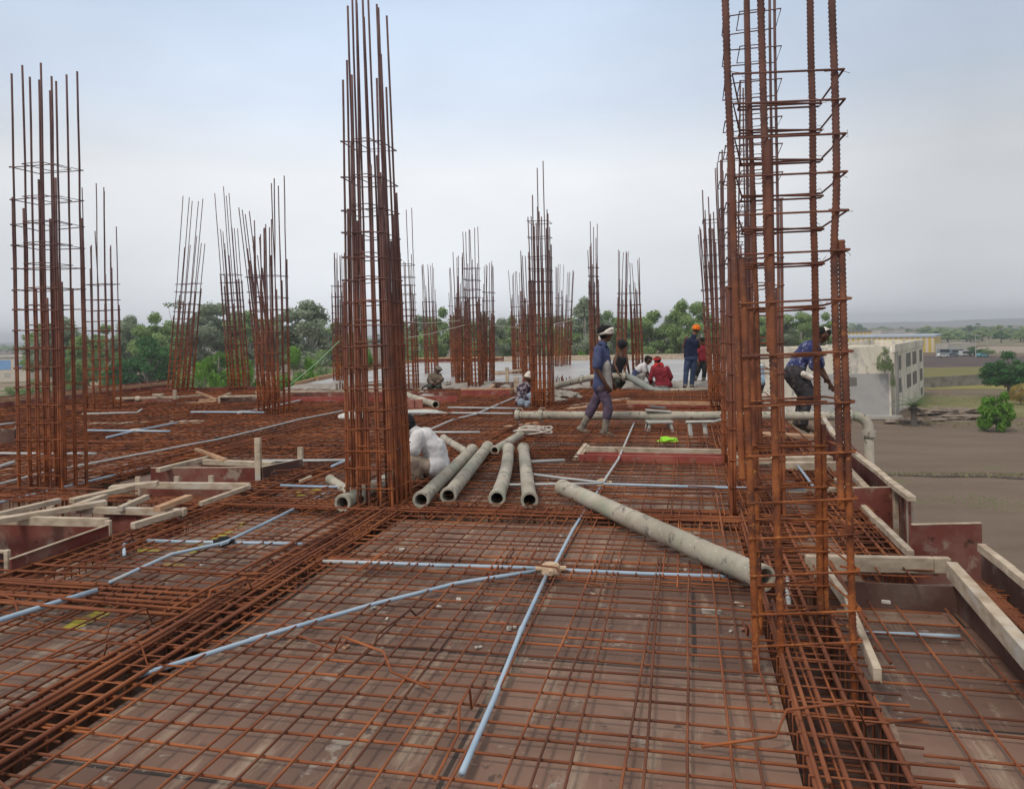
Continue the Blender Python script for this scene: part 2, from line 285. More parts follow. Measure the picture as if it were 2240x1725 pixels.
# yellow paint left on the boards
yel = mat('yellow_paint', [(.38, .33, .04), (.50, .44, .07)], 7, coord='World', second=[(5, .45, .55, (.20, .13, .09))])
mb = MB()
for pl in ([(130, 1375), (165, 1355), (240, 1322), (262, 1322), (235, 1345), (160, 1378)], [(300, 1192), (440, 1192), (442, 1204), (300, 1206)], [(455, 1178), (530, 1142), (545, 1140), (480, 1180)], [(360, 1232), (410, 1232), (408, 1238), (350, 1238)],
           [(640, 1075), (700, 1068), (705, 1078), (650, 1085)], [(400, 1200), (440, 1190), (455, 1200), (415, 1210)]):
    o = len(mb.v); mb.v += [tuple(P(x, y, .004)) for x, y in pl]; mb.face(tuple(range(o, o+len(pl))))
yp = mb.build('paint_patch', yel, parent=floor)
# poured slab beyond
mb = MB(); pts = [(-12.0, 21.6), (1.42, 21.6), (1.42, 39), (-14.6, 39), (-13.0, 27), (-12.6, 24)]
def prism(mb, pts, z0, z1):
    o = len(mb.v); n = len(pts); mb.v += [(x, y, z1) for x, y in pts]+[(x, y, z0) for x, y in pts]
    mb.face(tuple(range(o, o+n))); mb.face(tuple(range(o+n, o+2*n))[::-1])
    for i in range(n): j = (i+1) % n; mb.face((o+i, o+n+i, o+n+j, o+j))
prism(mb, pts, -.2, .10); tag(mb.build('concrete_slab', slabm), kind='structure')
# rough wet front edge of the pour
mb = MB(); nx_, ny_ = 150, 14
for i in range(nx_+1):
    for j in range(ny_+1):
        x = -12+13.4*i/nx_; t = j/ny_; y = 20.5+1.9*t + .35*mnoise.noise(Vector((x*.9, 5, 0)))
        z = .125*min(1, t*2.2) + .05*max(0, mnoise.noise(Vector((x*3, y*3, 0))))+.03*mnoise.noise(Vector((x*9, y*9, 0)))*(1 if 0 < j < ny_ else 0) - (.05 if j in (0, ny_) else 0)
        mb.v.append((x, y, z))
for i in range(nx_):
    for j in range(ny_): a = i*(ny_+1)+j; mb.face((a, a+ny_+1, a+ny_+2, a+1))
tag(mb.build('fresh_concrete_edge', rubble, smooth=True), kind='structure')
# building below the deck
bldc = mat('bare_concrete', [(.26, .25, .23), (.36, .345, .32)], .8, coord='World')
bt = thing('unfinished_building', (-6, 10, GZ), 'bare concrete floors and columns holding up the plywood deck of the whole site', 'building')
mb = MB()
for k in range(3):
    z = GZ+3.6+3.6*k-.01
    if k < 2: mb.box((XL+.2, YN, z-.2), (1.6, 19.6, z)); mb.box((-12, 19.6, z-.2), (1.6, 38.8, z))
mb.build('floor_slab', bldc, bt)
for x in (-15.8, -9.8, -2.7, 1.2):
    for y in (0, 6.4, 14.5, 19.2): mb = MB(); mb.box((x-.2, y-.2, GZ), (x+.2, y+.2, -.5)); mb.build('column', bldc, bt)
# ------------------------------------------------------------------ slab reinforcement mats
def wob(p, amp): return Vector((mnoise.noise(p*.7)*amp, mnoise.noise(p*.7+Vector((9, 2, 5)))*amp, 0))
def mat_bars(mb, x0, x1, y0, y1, z, sp, r, n, double=False, crank=0):
    gx = x0
    while gx < x1:                                 # bars running away
        pts = []; k = max(3, int((y1-y0)/.45)); j0 = rnd(-.03, .03); a_ = rnd(-.012, .012)
        e0, e1 = rnd(-.15, .1), rnd(-.1, .15)
        for i in range(k+1):
            y = y0+e0+(y1-y0+e1-e0)*i/k; q = Vector((gx, y, z)); pts.append((gx+j0+a_*(y-y0)+.012*mnoise.noise(Vector((gx*7, y*1.1, 0))), y, z+.010*mnoise.noise(Vector((gx*5, y*.9, 7)))))
        mb.tube(pts, r, n)
        gx += sp*rnd(.85, 1.15)
    gy = y0
    while gy < y1:                                 # bars running across
        pts = []; k = max(3, int((x1-x0)/.45)); j0 = rnd(-.03, .03); a_ = rnd(-.014, .014); e0, e1 = rnd(-.15, .1), rnd(-.1, .15)
        for i in range(k+1):
            x = x0+e0+(x1-x0+e1-e0)*i/k; pts.append((x, gy+j0+a_*(x-x0)+.012*mnoise.noise(Vector((x*1.1, gy*7, 0))), z-2.1*r+.010*mnoise.noise(Vector((x*.9, gy*5, 7)))))
        mb.tube(pts, r, n)
        gy += sp*rnd(.85, 1.15)
    for _ in range(crank):                         # cranked bars and bar chairs tied on top
        x, y = rnd(x0+.2, x1-.2), rnd(y0+.2, y1-.2); a = rnd(-.5, .5) if random.random() < .6 else rnd(1.1, 2.0)
        dx, dy = math.cos(a), math.sin(a); h = rnd(.06, .11); l = rnd(.1, .25)
        pts = [(x-dx*(l+.3), y-dy*(l+.3), z+r), (x-dx*l, y-dy*l, z+.01), (x-dx*l*.75, y-dy*l*.75, z+h), (x+dx*l*.75, y+dy*l*.75, z+h), (x+dx*l, y+dy*l, z+.01), (x+dx*(l+.25), y+dy*(l+.25), z+r)]
        mb.tube(pts, r, n)
bays_x = [(-16.15, -13.0), (-13.0, -9.7), (-9.7, -6.55), (-6.55, -4.35), (-4.35, -2.7), (-2.7, .55), (.55, 1.35)]
bays_y = [(-2.4, 0), (0, 4.0), (4.0, 6.4), (6.4, 9.65), (9.65, 14.5), (14.5, 20.05)]
used = 0
for i, (x0, x1) in enumerate(bays_x):
    for j, (y0, y1) in enumerate(bays_y):
        if y1 < 3 and x1 < -4: continue
        if y1 < .1: continue
        if i <= 3 and x1 > -8.0 and 4 <= y0 < 6.3: continue          # the sunken boxes
        if i == 3 and j == 3: y0 = 8.7
        if i == 2 and j == 2: continue
        if i <= 2 and j <= 1: continue
        if i == 6 and j == 2: y0 = 5.35
        if i == 6 and j <= 1: continue
        if i == 5 and j == 1: y1 = 5.0
        if i == 5 and j == 2: y0 = 5.0
        mb = MB(); near = dist(((x0+x1)/2, (y0+y1)/2, 0)) < 7.5
        D = dist(((x0+x1)/2, y0, 0))
        r = .0058 if D < 9 else .0066
        mat_bars(mb, x0-.22, x1+(.22 if i < 6 else .02), y0-.22, y1+.22, .055, .13 if near else .15, r, 6 if near else 4, crank=int((x1-x0)*(y1-y0)*.8))
        if j >= 3: mat_bars(mb, x0-.1, x1+.02, y0-.1, y1, .10, .22, r, 4)
        if i == 4 and j == 1: lab = 'rusty slab mat over yellow marked boards beside the near maroon box'
        elif i == 5 and j == 1: lab = 'wide rusty slab mat in the nearest bay around the tan junction box'
        elif i == 5 and j == 2: lab = 'rusty slab mat under the long slanting concrete pipe'
        elif i == 5 and j == 3: lab = 'rusty slab mat under the four pipes that lie side by side'
        elif i == 6 and j == 2: lab = 'narrow rusty mat behind the near right column cage'
        else: lab = 'rusty reinforcement mat tied over the plywood bays further across the deck'
        single(mb, 'rebar_mat', rustm, lab, 'rebar mat', 'slab reinforcement mats', smooth=True)
# sunken bays have a light mat too
mb = MB(); mat_bars(mb, .80, 1.53, 2.7, 5.05, -.11, .2, .0055, 6); single(mb, 'rebar_mat', rustm, 'small rusty mat in the sunken timber framed pit at the lower right', 'rebar mat', 'slab reinforcement mats')
mb = MB(); mat_bars(mb, 1.60, 1.74, 2.6, 5.1, .05, .09, .0055, 6); single(mb, 'rebar_mat', rustm, 'narrow strip of rusty mat between the thick timber frame and the outer grey board', 'rebar mat', 'slab reinforcement mats')
# beam cages in the trenches
stm = {}
def beam(x0, y0, x1, y1, w_, label, indiv, z0=-.34, z1=.075, r=.011, sp=.14, extra=0):
    A, B = Vector((x0, y0, 0)), Vector((x1, y1, 0)); t = thing('beam_cage', A, label, 'beam cage', 'beam reinforcement cages')
    d = (B-A).normalized(); sidev = Vector((-d.y, d.x, 0)); l = (B-A).length
    for zz in (z0+.02, z1-.012):
        for k in range(4 if zz > 0 else 3):
            o_ = -w_/2+.03+(w_-.06)*k/(3 if zz > 0 else 2); mb = MB(); pts = []
            for i in range(int(l/.6)+2):
                u = l*i/(int(l/.6)+1); pts.append(A+d*u+sidev*(o_+.008*mnoise.noise(Vector((u, o_*30, zz))))+Vector((0, 0, zz+.012*mnoise.noise(Vector((u*.8, o_*20, 2))))))
            mb.tube(pts, r, 6); mb.build('long_bar', rust, t, smooth=True)
    for e in range(extra):
        o_ = rnd(-w_/2-.25, w_/2+.25); u0 = rnd(0, l*.7); u1 = min(l, u0+rnd(1.2, 3.5)); mb = MB(); k = int((u1-u0)/.5)+2
        mb.tube([A+d*(u0+(u1-u0)*i/k)+sidev*(o_+.01*mnoise.noise(Vector((i*.4, o_*9, 1))))+Vector((0, 0, z1+.012+.012*(e % 3)+.01*mnoise.noise(Vector((i*.5, o_*9, 5))))) for i in range(k+1)], r*.8, 6); mb.build('top_bar', rust, t, smooth=True)
    ns = int(l/sp)
    def loop(mb, u, j):
        q = A+d*(u+rnd(-.02, .02)); a, b = w_/2-.015, .0
        mb.tube([q-sidev*a+Vector((0, 0, z0)), q+sidev*a+Vector((0, 0, z0)), q+sidev*a+Vector((0, 0, z1)), q-sidev*a+Vector((0, 0, z1+rnd(-.004, .004))), q-sidev*a+Vector((0, 0, z0+.004))], .0055, 4)
    if indiv and ns <= 100:
        for i in range(ns): mb = MB(); loop(mb, sp*(i+.5), i); mb.build('stirrup', rust, t)
    else:
        mb = MB()
        for i in range(ns): loop(mb, sp*(i+.5), i)
        o = mb.build('stirrup_row', rust, t)
        if ns > 100: o['kind'] = 'stuff'
beam(-2.68, .2, -2.68, 14.2, .36, 'rusty beam cage running away in the dark trench left of the nearest bay', True, extra=14)
beam(.55, 1.0, .55, 13.4, .38, 'rusty beam cage in the trench passing under the near right column cages', True, extra=8)
beam(-4.34, 2.2, -4.34, 14.3, .35, 'rusty beam cage in the trench alongside the near maroon box', True, extra=12)
beam(1.22, 5.3, 1.22, 14.2, .36, 'rusty edge beam cage along the right rim of the deck', True, extra=10)
beam(1.67, 2.6, 1.67, 5.1, .13, 'short rusty cage outside the timber pit at the lower right', True, z1=.06)
beam(1.51, 7.0, 1.51, 14.2, .16, 'rusty cage beyond the return board on the right rim', True, z1=.06)
beam(-16, 6.4, 1.3, 6.4, .32, 'rusty cross beam cage passing just in front of the pipe ends', False, extra=16)
beam(-6.6, 4.0, -2.75, 4.0, .30, 'rusty cross beam cage nearest the lower edge of the view', True, extra=10)
beam(-16, 9.65, 1.3, 9.65, .30, 'rusty cross beam cage in front of the long red formwork trough', False, extra=16)
beam(-16, 14.5, 1.3, 14.5, .30, 'rusty cross beam cage in the middle of the deck', False, extra=20)
beam(-6.58, 7.5, -6.58, 19.8, .35, 'rusty beam cage running away behind the left boxes', False, extra=20)
beam(-9.7, 6.6, -9.7, 19.8, .35, 'rusty beam cage running away further left on the deck', False, extra=20)
beam(-13.0, 8.6, -13.0, 19.8, .35, 'rusty beam cage running away near the far left rim', False, extra=10)
beam(-2.68, 14.6, -2.68, 20.4, .36, 'rusty beam cage running away behind the horizontal pump pipe', False, extra=8)
# ------------------------------------------------------------------ column cages
def cage(b, t, wpx, label, nx=4, ny=3, dep=.35, tall=.4, mid=.78, low=.58, tie_top=.80, sp0=.115, sp1=.26, r=.0125, taper=1.0, flare=.04, n=6, seed=0, D=None, hook=True):
    random.seed(1000+seed)
    B = P(b[0], b[1], 0) if D is None else PD(b[0], b[1], D)
    D = dist(B); B.z = 0
    T = PD(t[0], t[1], D); H = T.z; W = wpx*D/FPX
    root = thing('column_cage', B, label, 'column cage', 'rebar cages for the next storey columns')
    pos = []
    for i in range(nx):
        for j in range(ny):
            if 0 < i < nx-1 and 0 < j < ny-1: continue
            pos.append(((i/(nx-1)-.5)*W, (j/(ny-1)-.5)*dep))
    def at(u, v, z):
        f = max(0, z)/H; k = 1+(taper-1)*min(1, f); return Vector((B.x+(T.x-B.x)*f+u*k, B.y+(T.y-B.y)*f+v*k, z))
    order = list(range(len(pos))); random.shuffle(order); ntall = max(2, int(round(len(pos)*tall)))
    for q, idx in enumerate(order):
        u, v = pos[idx]; hl = min(H*.93, H*low*rnd(.72, 1.30)); ht = H*rnd(.96, 1.0) if q < ntall else H*mid*rnd(.93, 1.06)
        if q == 0: ht = H
        ph = rnd(0, 50)
        def line(u0, v0, z0, z1, fl):
            k = 9 if n > 5 else 7; pts = []
            for i in range(k+1):
                z = z0+(z1-z0)*i/k; f = max(0, z/H-.55)/.45
                pts.append(at(u0+fl*u*f*1.2+fl*.35*math.sin(ph)*f+.006*mnoise.noise(Vector((z*1.5, ph, 0))), v0+fl*.35*math.cos(ph*3)*f+.006*mnoise.noise(Vector((z*1.5, ph, 9))), z))
            return pts
        fl = flare/.15*rnd(.1, .5)
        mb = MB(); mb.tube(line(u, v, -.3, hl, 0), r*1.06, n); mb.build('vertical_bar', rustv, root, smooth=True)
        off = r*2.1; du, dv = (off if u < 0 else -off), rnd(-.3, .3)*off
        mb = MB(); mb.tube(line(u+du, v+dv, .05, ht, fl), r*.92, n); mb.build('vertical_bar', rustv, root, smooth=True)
    z = .06; i = 0; zt = H*tie_top
    while z < zt:
        a, c = W/2+r+.006, dep/2+r+.006; sx_, sy_ = rnd(-.02, .02), rnd(-.02, .02); mb = MB()
        cs = [(-a, -c), (a, -c), (a, c), (-a, c), (-a, -c)]
        pts = [at(u, v, z)+Vector((0, 0, sx_*u/a*.5+sy_*v/c*.5)) for u, v in cs]
        if hook: pts.append(pts[-1]+Vector((.05, .05, .012)))
        pts[4] = pts[4]+Vector((0, 0, .008)); mb.tube(pts, .0056 if D < 9 else (.0072 if D < 16 else .0092), 5 if D < 9 else 4)
        if D < 9: 
            a2 = a*.45; c2 = c+.003; cs = [(-a2, -c2), (a2, -c2), (a2, c2), (-a2, c2), (-a2, -c2)]; zz = z+rnd(.015, .05)
            mb.tube([at(u, v, zz) for u, v in cs], .0046, 5)
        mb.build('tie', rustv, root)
        z += sp0+(sp1-sp0)*(z/zt)*rnd(.8, 1.2) if z < zt*.75 else sp1*rnd(.9, 1.5); i += 1
        if i > 98: break
    return root
cage((117, 1078), (98, 150), 112, 'tall rusty cage at the far left of the deck, beside the stacked timber boxes', 5, 2, .34, tall=.95, tie_top=.82, low=.62, r=.0115, sp0=.17, sp1=.27, flare=.0, n=8, seed=1)
cage((228, 903), (217, 405), 56, 'rusty cage second from the left, five bare bar tips above its ties', 4, 3, .4, seed=2, sp0=.18, sp1=.26, tie_top=.62, low=.5)
cage((393, 862), (430, 430), 42, 'rusty cage leaning to the right beside the bright green bush', 4, 3, .4, tall=.5, tie_top=.58, seed=3, low=.42)
cage((524, 858), (491, 410), 38, 'rusty cage leaning to the left, left of the pair that stand close together', 4, 3, .3, tall=.4, tie_top=.62, seed=4, low=.55, flare=.01)
cage((590, 885), (540, 455), 28, 'strongly left leaning cage half hidden behind an upright cage', 3, 3, .25, tall=.5, tie_top=.7, seed=5, flare=.01)
cage((600, 912), (588, 382), 52, 'upright rusty cage left of the green string, with four high tips', 5, 3, .42, tall=.34, mid=.78, low=.6, tie_top=.62, seed=6, sp0=.15, sp1=.3)
cage((746, 838), (740, 553), 24, 'small distant cage standing in front of the orange leaved shrub', 4, 3, .35, tall=.9, tie_top=.75, low=.64, seed=7)
cage((831, 1112), (797, -20), 104, 'massive dense rusty cage in the middle left, beside the seated man in white', 5, 5, .46, tall=.6, mid=.86, low=.56, tie_top=.72, sp0=.17, sp1=.24, r=.0115, taper=.72, flare=.02, n=8, seed=8)
cage((895, 853), (880, 450), 36, 'rusty cage just right of the massive dense cage, leaning left at the top', 4, 3, .35, tall=.3, mid=.72, tie_top=.68, low=.5, seed=9)
cage((945, 822), (936, 577), 24, 'slim cage behind the dusty worker who holds a black hose', 4, 3, .35, tall=.8, tie_top=.72, seed=10)
cage((1001, 830), (991, 585), 20, 'short cage on the left side of the crowded middle group', 3, 3, .35, tall=.6, tie_top=.7, seed=11)
cage((1011, 846), (1008, 551), 22, 'cage second from the left in the crowded middle group', 4, 3, .35, tall=.7, tie_top=.7, seed=12)
cage((1041, 850), (1029, 495), 28, 'tallest cage of the crowded middle group, above the red brick coloured box', 4, 3, .35, tall=.6, tie_top=.75, low=.55, seed=13)
cage((1069, 840), (1069, 572), 20, 'rightmost cage of the crowded middle group', 3, 3, .35, tall=.9, tie_top=.75, seed=14)
cage((1133, 822), (1126, 592), 18, 'pale distant cage behind the left side of the cage with two very long tips', 3, 3, .35, tall=.8, tie_top=.7, seed=15)
cage((1158, 870), (1150, 548), 20, 'slim cage touching the left side of the cage with two very long tips', 3, 3, .35, tall=.6, tie_top=.7, seed=16)
cage((1188, 897), (1178, 348), 42, 'cage with two very long tips, standing at the left end of the horizontal pump pipe', 5, 3, .42, tall=.14, mid=.78, low=.66, tie_top=.80, sp0=.17, sp1=.28, seed=17)
cage((1222, 806), (1224, 577), 14, 'left one of two thin distant cages over the wet slab', 3, 3, .35, tall=.8, tie_top=.7, seed=18)
cage((1240, 803), (1247, 592), 14, 'right one of two thin distant cages over the wet slab, leaning right', 3, 3, .35, tall=.8, tie_top=.7, seed=19)
cage((1303, 850), (1296, 482), 18, 'slim tall cage right behind the walking man with the white headscarf', 3, 3, .35, tall=.4, mid=.86, tie_top=.76, low=.6, seed=20)
cage((1358, 838), (1364, 547), 18, 'cage above the man in the black vest, leaning a little right', 3, 3, .35, tall=.8, tie_top=.72, seed=21)
cage((1397, 836), (1386, 565), 22, 'cage between the man in the black vest and the man in white and navy', 4, 3, .35, tall=.5, tie_top=.75, seed=22)
cage((1562, 862), (1536, 497), 20, 'thin cage leaning left beside the man in the orange turban', 3, 3, .35, tall=.7, tie_top=.65, seed=23)
cage((1572, 905), (1552, 358), 34, 'tall thin cage in the right hand row, fourth from the camera', 4, 4, .4, tall=.35, tie_top=.8, low=.72, seed=24)
cage((1612, 1020), (1604, 180), 58, 'third cage from the camera in the right hand row', 4, 3, .42, tall=.45, mid=.8, low=.62, tie_top=.86, r=.0115, seed=25)
cage((1654, 1135), (1640, -60), 106, 'second cage from the camera in the right hand row', 3, 2, .36, tall=.9, low=.5, tie_top=.95, sp0=.24, sp1=.22, r=.0125, flare=0, n=8, seed=26)
# the near cage, its bars ribbed
random.seed(99)
D1, D2 = 3.55, 3.98
def ln(xt, xb, D): return PD(xt, 346, D), PD(xb, 1380, D)
root = thing('column_cage', P(1745, 1440, 0), 'nearest and largest rusty cage with thick ribbed bars at the right of the view', 'column cage', 'rebar cages for the next storey columns')
def ribbed(a, b, z0, z1, r, m=rusto, bend=None, off=(0, 0)):
    d = (b-a)/(b.z-a.z); k = int((z1-z0)/.0105); pts = []
    for i in range(k+1):
        z = z0+(z1-z0)*i/k; p = a+d*(z-a.z); o = 0
        if bend: o = bend[1]*(1/(1+math.exp(-(z-bend[0])*14)))
        pts.append(p+VIEWX*(off[0]+o)+VIEWY*off[1]+Vector((.004*mnoise.noise(Vector((z*2, a.x*9, 0))), 0, 0)))
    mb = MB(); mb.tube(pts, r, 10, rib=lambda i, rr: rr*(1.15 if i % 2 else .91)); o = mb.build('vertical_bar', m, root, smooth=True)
r_ = .0165
bars = {'A': ln(1615, 1652, D1), 'B': ln(1679, 1707, D1), 'E': ln(1829, 1861, D1), 'C': ln(1778, 1796, D2), 'F': ln(1632, 1664, D2)}
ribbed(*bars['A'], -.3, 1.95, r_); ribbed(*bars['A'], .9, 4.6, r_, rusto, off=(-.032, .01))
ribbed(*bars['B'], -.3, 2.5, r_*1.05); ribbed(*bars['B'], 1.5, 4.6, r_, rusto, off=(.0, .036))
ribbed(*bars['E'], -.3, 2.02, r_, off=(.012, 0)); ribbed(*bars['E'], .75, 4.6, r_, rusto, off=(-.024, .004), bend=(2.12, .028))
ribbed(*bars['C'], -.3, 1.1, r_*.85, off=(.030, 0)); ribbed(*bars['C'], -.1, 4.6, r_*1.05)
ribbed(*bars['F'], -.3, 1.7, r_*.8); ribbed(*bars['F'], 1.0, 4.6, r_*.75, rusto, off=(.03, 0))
def onbar(k, z): a, b = bars[k]; return a+(b-a)*((z-a.z)/(b.z-a.z))
for i, y in enumerate([150, 215, 290, 373, 457, 543, 649, 764, 874, 982, 1084, 1161, 1242, 1327, 1395]):
    z = CH+(706-y)/FPX*D1; e = .021; mb = MB()
    ring = [onbar('E', z)+VIEWX*.04-VIEWY*e, onbar('A', z-.012)-VIEWX*e-VIEWY*e, onbar('F', z-.03)-VIEWX*e+VIEWY*e, onbar('C', z-.015)+VIEWX*.05+VIEWY*e, onbar('E', z+.004)+VIEWX*.045-VIEWY*.012, onbar('E', z+.01)-VIEWX*.03+VIEWY*.03]
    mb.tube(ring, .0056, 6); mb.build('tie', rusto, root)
    mb = MB(); z2 = z-rnd(.028, .045)
    ring = [onbar('F', z2-.012)-VIEWX*.03+VIEWY*.02, onbar('C', z2)+VIEWX*.045+VIEWY*.02, onbar('C', z2+.004)+VIEWX*.045-VIEWY*.02, onbar('F', z2+.012)-VIEWX*.03-VIEWY*.02, onbar('F', z2-.012)-VIEWX*.03+VIEWY*.02]
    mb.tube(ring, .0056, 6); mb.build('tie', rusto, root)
    for kk in ('A', 'E', 'C'):                       # twists of tying wire
        if random.random() < .7:
            q = onbar(kk, z)+VIEWX*.03; mb = MB(); mb.tube([q-VIEWX*.06-VIEWY*.02, q, q+VIEWX*rnd(.0, .03)+Vector((0, 0, rnd(-.03, .02))), q+VIEWX*rnd(.02, .05)+Vector((0, 0, rnd(-.05, .03)))], .0013, 4); mb.build('tie_wire', rust2, root)
# ------------------------------------------------------------------ timber formwork
random.seed(5)
def tb(name, a, b, za, zb, wd, ht, m, parent=None, label=None, cat='plank', group=None, ext=0):
    A, B = P(*a, za), P(*b, zb); A = A-(B-A).normalized()*ext; mb = MB(); bar(mb, A, B, wd, ht)
    if parent is None: return single(mb, name, m, label, cat, group, bevel=.003)
    return mb.build(name, m, parent, bevel=.003)
def vboard(name, a, b, zt, zb, th, m, parent): return tb(name, a, b, zt, zt, th, zt-zb, m, parent)
def post(name, pt, zb, h, w1, w2, m, parent):           # pt: pixel of its foot at height zb
    q = P(*pt, zb); mb = MB(); mb.box((q.x-w1/2, q.y-w2/2, zb), (q.x+w1/2, q.y+w2/2, zb+h)); return mb.build(name, m, parent, bevel=.003)
GF = 'timber and film board formwork'
redrail = mat('bright_red_board', [(.20, .045, .035), (.30, .07, .055), (.38, .13, .10)], 2.5, coord='World', second=[(4, .56, .68, (.34, .20, .16))])
z = .18
fa = thing('formwork_box', P(120, 1190, 0), 'near maroon formwork box at the lower left with a pale plank along its back', 'formwork', GF)
tb('plank', (-160, 1124), (236, 1133), z, z, .045, .07, timber, fa); vboard('board', (-160, 1129), (236, 1138), z-.07, -.25, .018, redply, fa)
vboard('board', (22, 1222), (236, 1147), z-.01, -.02, .02, redply, fa); tb('edge_strip', (22, 1221), (236, 1146), z, z, .022, .01, timber, fa)
tb('plank', (-90, 1201), (20, 1203), z-.0, z-.0, .03, .02, timber, fa); post('post', (17, 1262), 0, z+.01, .035, .03, timber, fa); post('post', (238, 1186), 0, z, .05, .03, timber, fa); post('post', (112, 1190), -.25, .36, .07, .03, timber, fa); post('post', (70, 1192), -.25, .36, .03, .02, timber, fa)
vboard('board', (-90, 1204), (18, 1206), z-.02, -.02, .02, darkply, fa)
fb = thing('formwork_box', P(330, 1120, 0), 'middle left formwork box of pale planks, two loose sticks lying across it', 'formwork', GF)
tb('plank', (173, 1107), (405, 1112), z, z, .05, .06, timber, fb); vboard('board', (230, 1120), (300, 1124), z-.06, -.2, .02, redply, fb); vboard('board', (300, 1116), (400, 1120), z-.062, -.2, .02, redply, fb)
tb('plank', (290, 1143), (405, 1109), z, z, .05, .05, timber, fb); tb('plank', (322, 1054), (546, 1056), z, z, .05, .065, timber, fb)
vboard('board', (322, 1058), (546, 1060), z-.065, -.25, .018, redply, fb); tb('plank', (438, 1097), (546, 1059), z, z, .04, .04, timber, fb)
tb('ledge', (225, 1091), (440, 1092), 0.06, .06, .03, .02, redply, fb)
for x, y in ((303, 1090), (388, 1090), (463, 1088), (288, 1150)): post('post', (x, y), -.1, .24, .06, .03, timber, fb)
for a, b, wd, l_ in (((-60, 1133), (130, 1089), .06, 'upper pale plank running off the left side beside the far left cage'), ((-60, 1142), (232, 1093), .09, 'lower pale plank running off the left side in front of the far left cage'),
                ((136, 1112), (230, 1080), .07, 'short pale plank propped across the back of the near maroon box'), ((156, 1090), (290, 1060), .09, 'whitish plank behind the foot of the far left cage'), ((240, 1063), (345, 1052), .12, 'pale plank end behind the middle left box'),
                ((262, 1107), (322, 1081), .05, 'loose pale stick lying across the middle left box')):
    tb('plank', a, b, .20, .22, wd, .045, timber, None, l_, 'plank', 'loose planks on the formwork')
tb('plank', (342, 1108), (414, 1081), .23, .24, .07, .045, timber2, None, 'orange stick lying across the middle left box', 'plank', 'loose planks on the formwork')
fc = thing('formwork_box', P(450, 1050, 0), 'formwork box with one tall upright post at its corner, left of the massive cage', 'formwork', GF)
vboard('board', (330, 1023), (572, 1022), .17, -.02, .02, redply, fc); tb('edge_strip', (330, 1022), (572, 1021), .175, .175, .022, .008, timber, fc)
vboard('board', (574, 1021), (661, 1003), .18, -.02, .02, darkply, fc); tb('edge_strip', (574, 1020), (661, 1002), .185, .185, .022, .008, timber, fc)
post('post', (566, 1055), 0, .50, .07, .04, timber, fc); post('post', (658, 1028), 0, .28, .065, .04, timber, fc)
tb('plank', (345, 1023), (455, 997), .2, .2, .06, .05, timber, fc); tb('plank', (440, 1004), (598, 1010), .18, .18, .07, .06, timber, fc); vboard('board', (440, 1006), (598, 1012), .12, -.2, .02, redply, fc)
tb('stick', (428, 979), (493, 1003), .27, .2, .05, .035, timber2, None, 'pinkish stick resting slantwise on the back plank of the box with the tall post', 'stick', 'loose planks on the formwork')
tb('stick', (654, 1051), (681, 1039), .08, .12, .035, .03, timber, None, 'short pale stick lying left of the massive cage', 'stick', 'loose planks on the formwork')
tb('plank', (186, 925), (445, 919), .08, .10, .11, .06, timber, None, 'long pale plank lying across the deck behind the second cage from the left', 'plank', 'loose planks on the formwork')
fd = thing('formwork_trough', P(1430, 1000, 0), 'long red formwork trough with a pale top plank in front of the walking man', 'formwork', GF)
tb('plank', (1282, 976), (1606, 983), .16, .16, .05, .07, timber, fd); vboard('board', (1282, 979), (1606, 986), .09, -.02, .018, redply, fd)
tb('rail', (1266, 993), (1606, 999), .14, .14, .04, .09, redrail, fd); vboard('board', (1286, 988), (1606, 993), .13, .02, .02, redrail, fd); tb('plank', (1590, 978), (1625, 1003), .17, .17, .07, .12, timber, fd)
tb('end_block', (1256, 1002), (1281, 969), .05, .16, .05, .07, timber, fd); tb('end_block', (1266, 1002), (1286, 972), .05, .14, .04, .05, timber, fd)
fe = thing('formwork_trough', P(1450, 898, 0), 'red formwork wall with a pinkish top plank between the two pump pipes', 'formwork', GF)
tb('plank', (1372, 876), (1600, 880), .22, .22, .09, .06, timber2, fe); vboard('board', (1372, 880), (1600, 884), .16, -.02, .02, redrail, fe); vboard('board', (1290, 886), (1372, 884), .10, -.02, .02, redply, fe)
tb('plank', (1242, 893), (1308, 885), .10, .12, .14, .04, timber2, None, 'pinkish plank on the mat behind the legs of the walking man', 'plank', 'loose planks on the formwork')
tb('plank', (1248, 886), (1375, 870), .08, .09, .10, .04, timber, None, 'pale plank behind the walking man below the bent hose', 'plank', 'loose planks on the formwork')
tb('plank', (1104, 932), (1176, 923), .08, .10, .12, .05, timber2, None, 'pinkish plank end below the left end of the horizontal pump pipe', 'plank', 'loose planks on the formwork')
fg = thing('formwork_box', P(1065, 866, 0), 'red rectangular formwork box on the deck under the crowded middle cages', 'formwork', GF)
vboard('board', (1009, 853), (1116, 852), .21, -.02, .03, redrail, fg); tb('plank', (1009, 850), (1118, 849), .22, .22, .16, .03, timber2, fg); vboard('board', (1116, 852), (1128, 846), .2, -.02, .03, timber2, fg)
post('post', (1130, 866), 0, .48, .12, .05, timber, fg)
fg2 = thing('formwork_box', P(1100, 850, 0), 'brown open box standing behind the red rectangular box', 'formwork', GF)
vboard('board', (1078, 836), (1128, 835), .22, 0, .03, darkply, fg2); vboard('board', (1072, 848), (1085, 836), .18, 0, .05, timber2, fg2)
fh = thing('formwork_wall', P(320, 884, 0), 'low maroon formwork wall behind the second cage from the left', 'formwork', GF)
vboard('board', (262, 872), (386, 873), .16, -.05, .03, redply, fh); tb('plank', (250, 869), (392, 866), .21, .21, .07, .05, timber, fh); post('post', (383, 886), 0, .38, .09, .05, timber, fh)
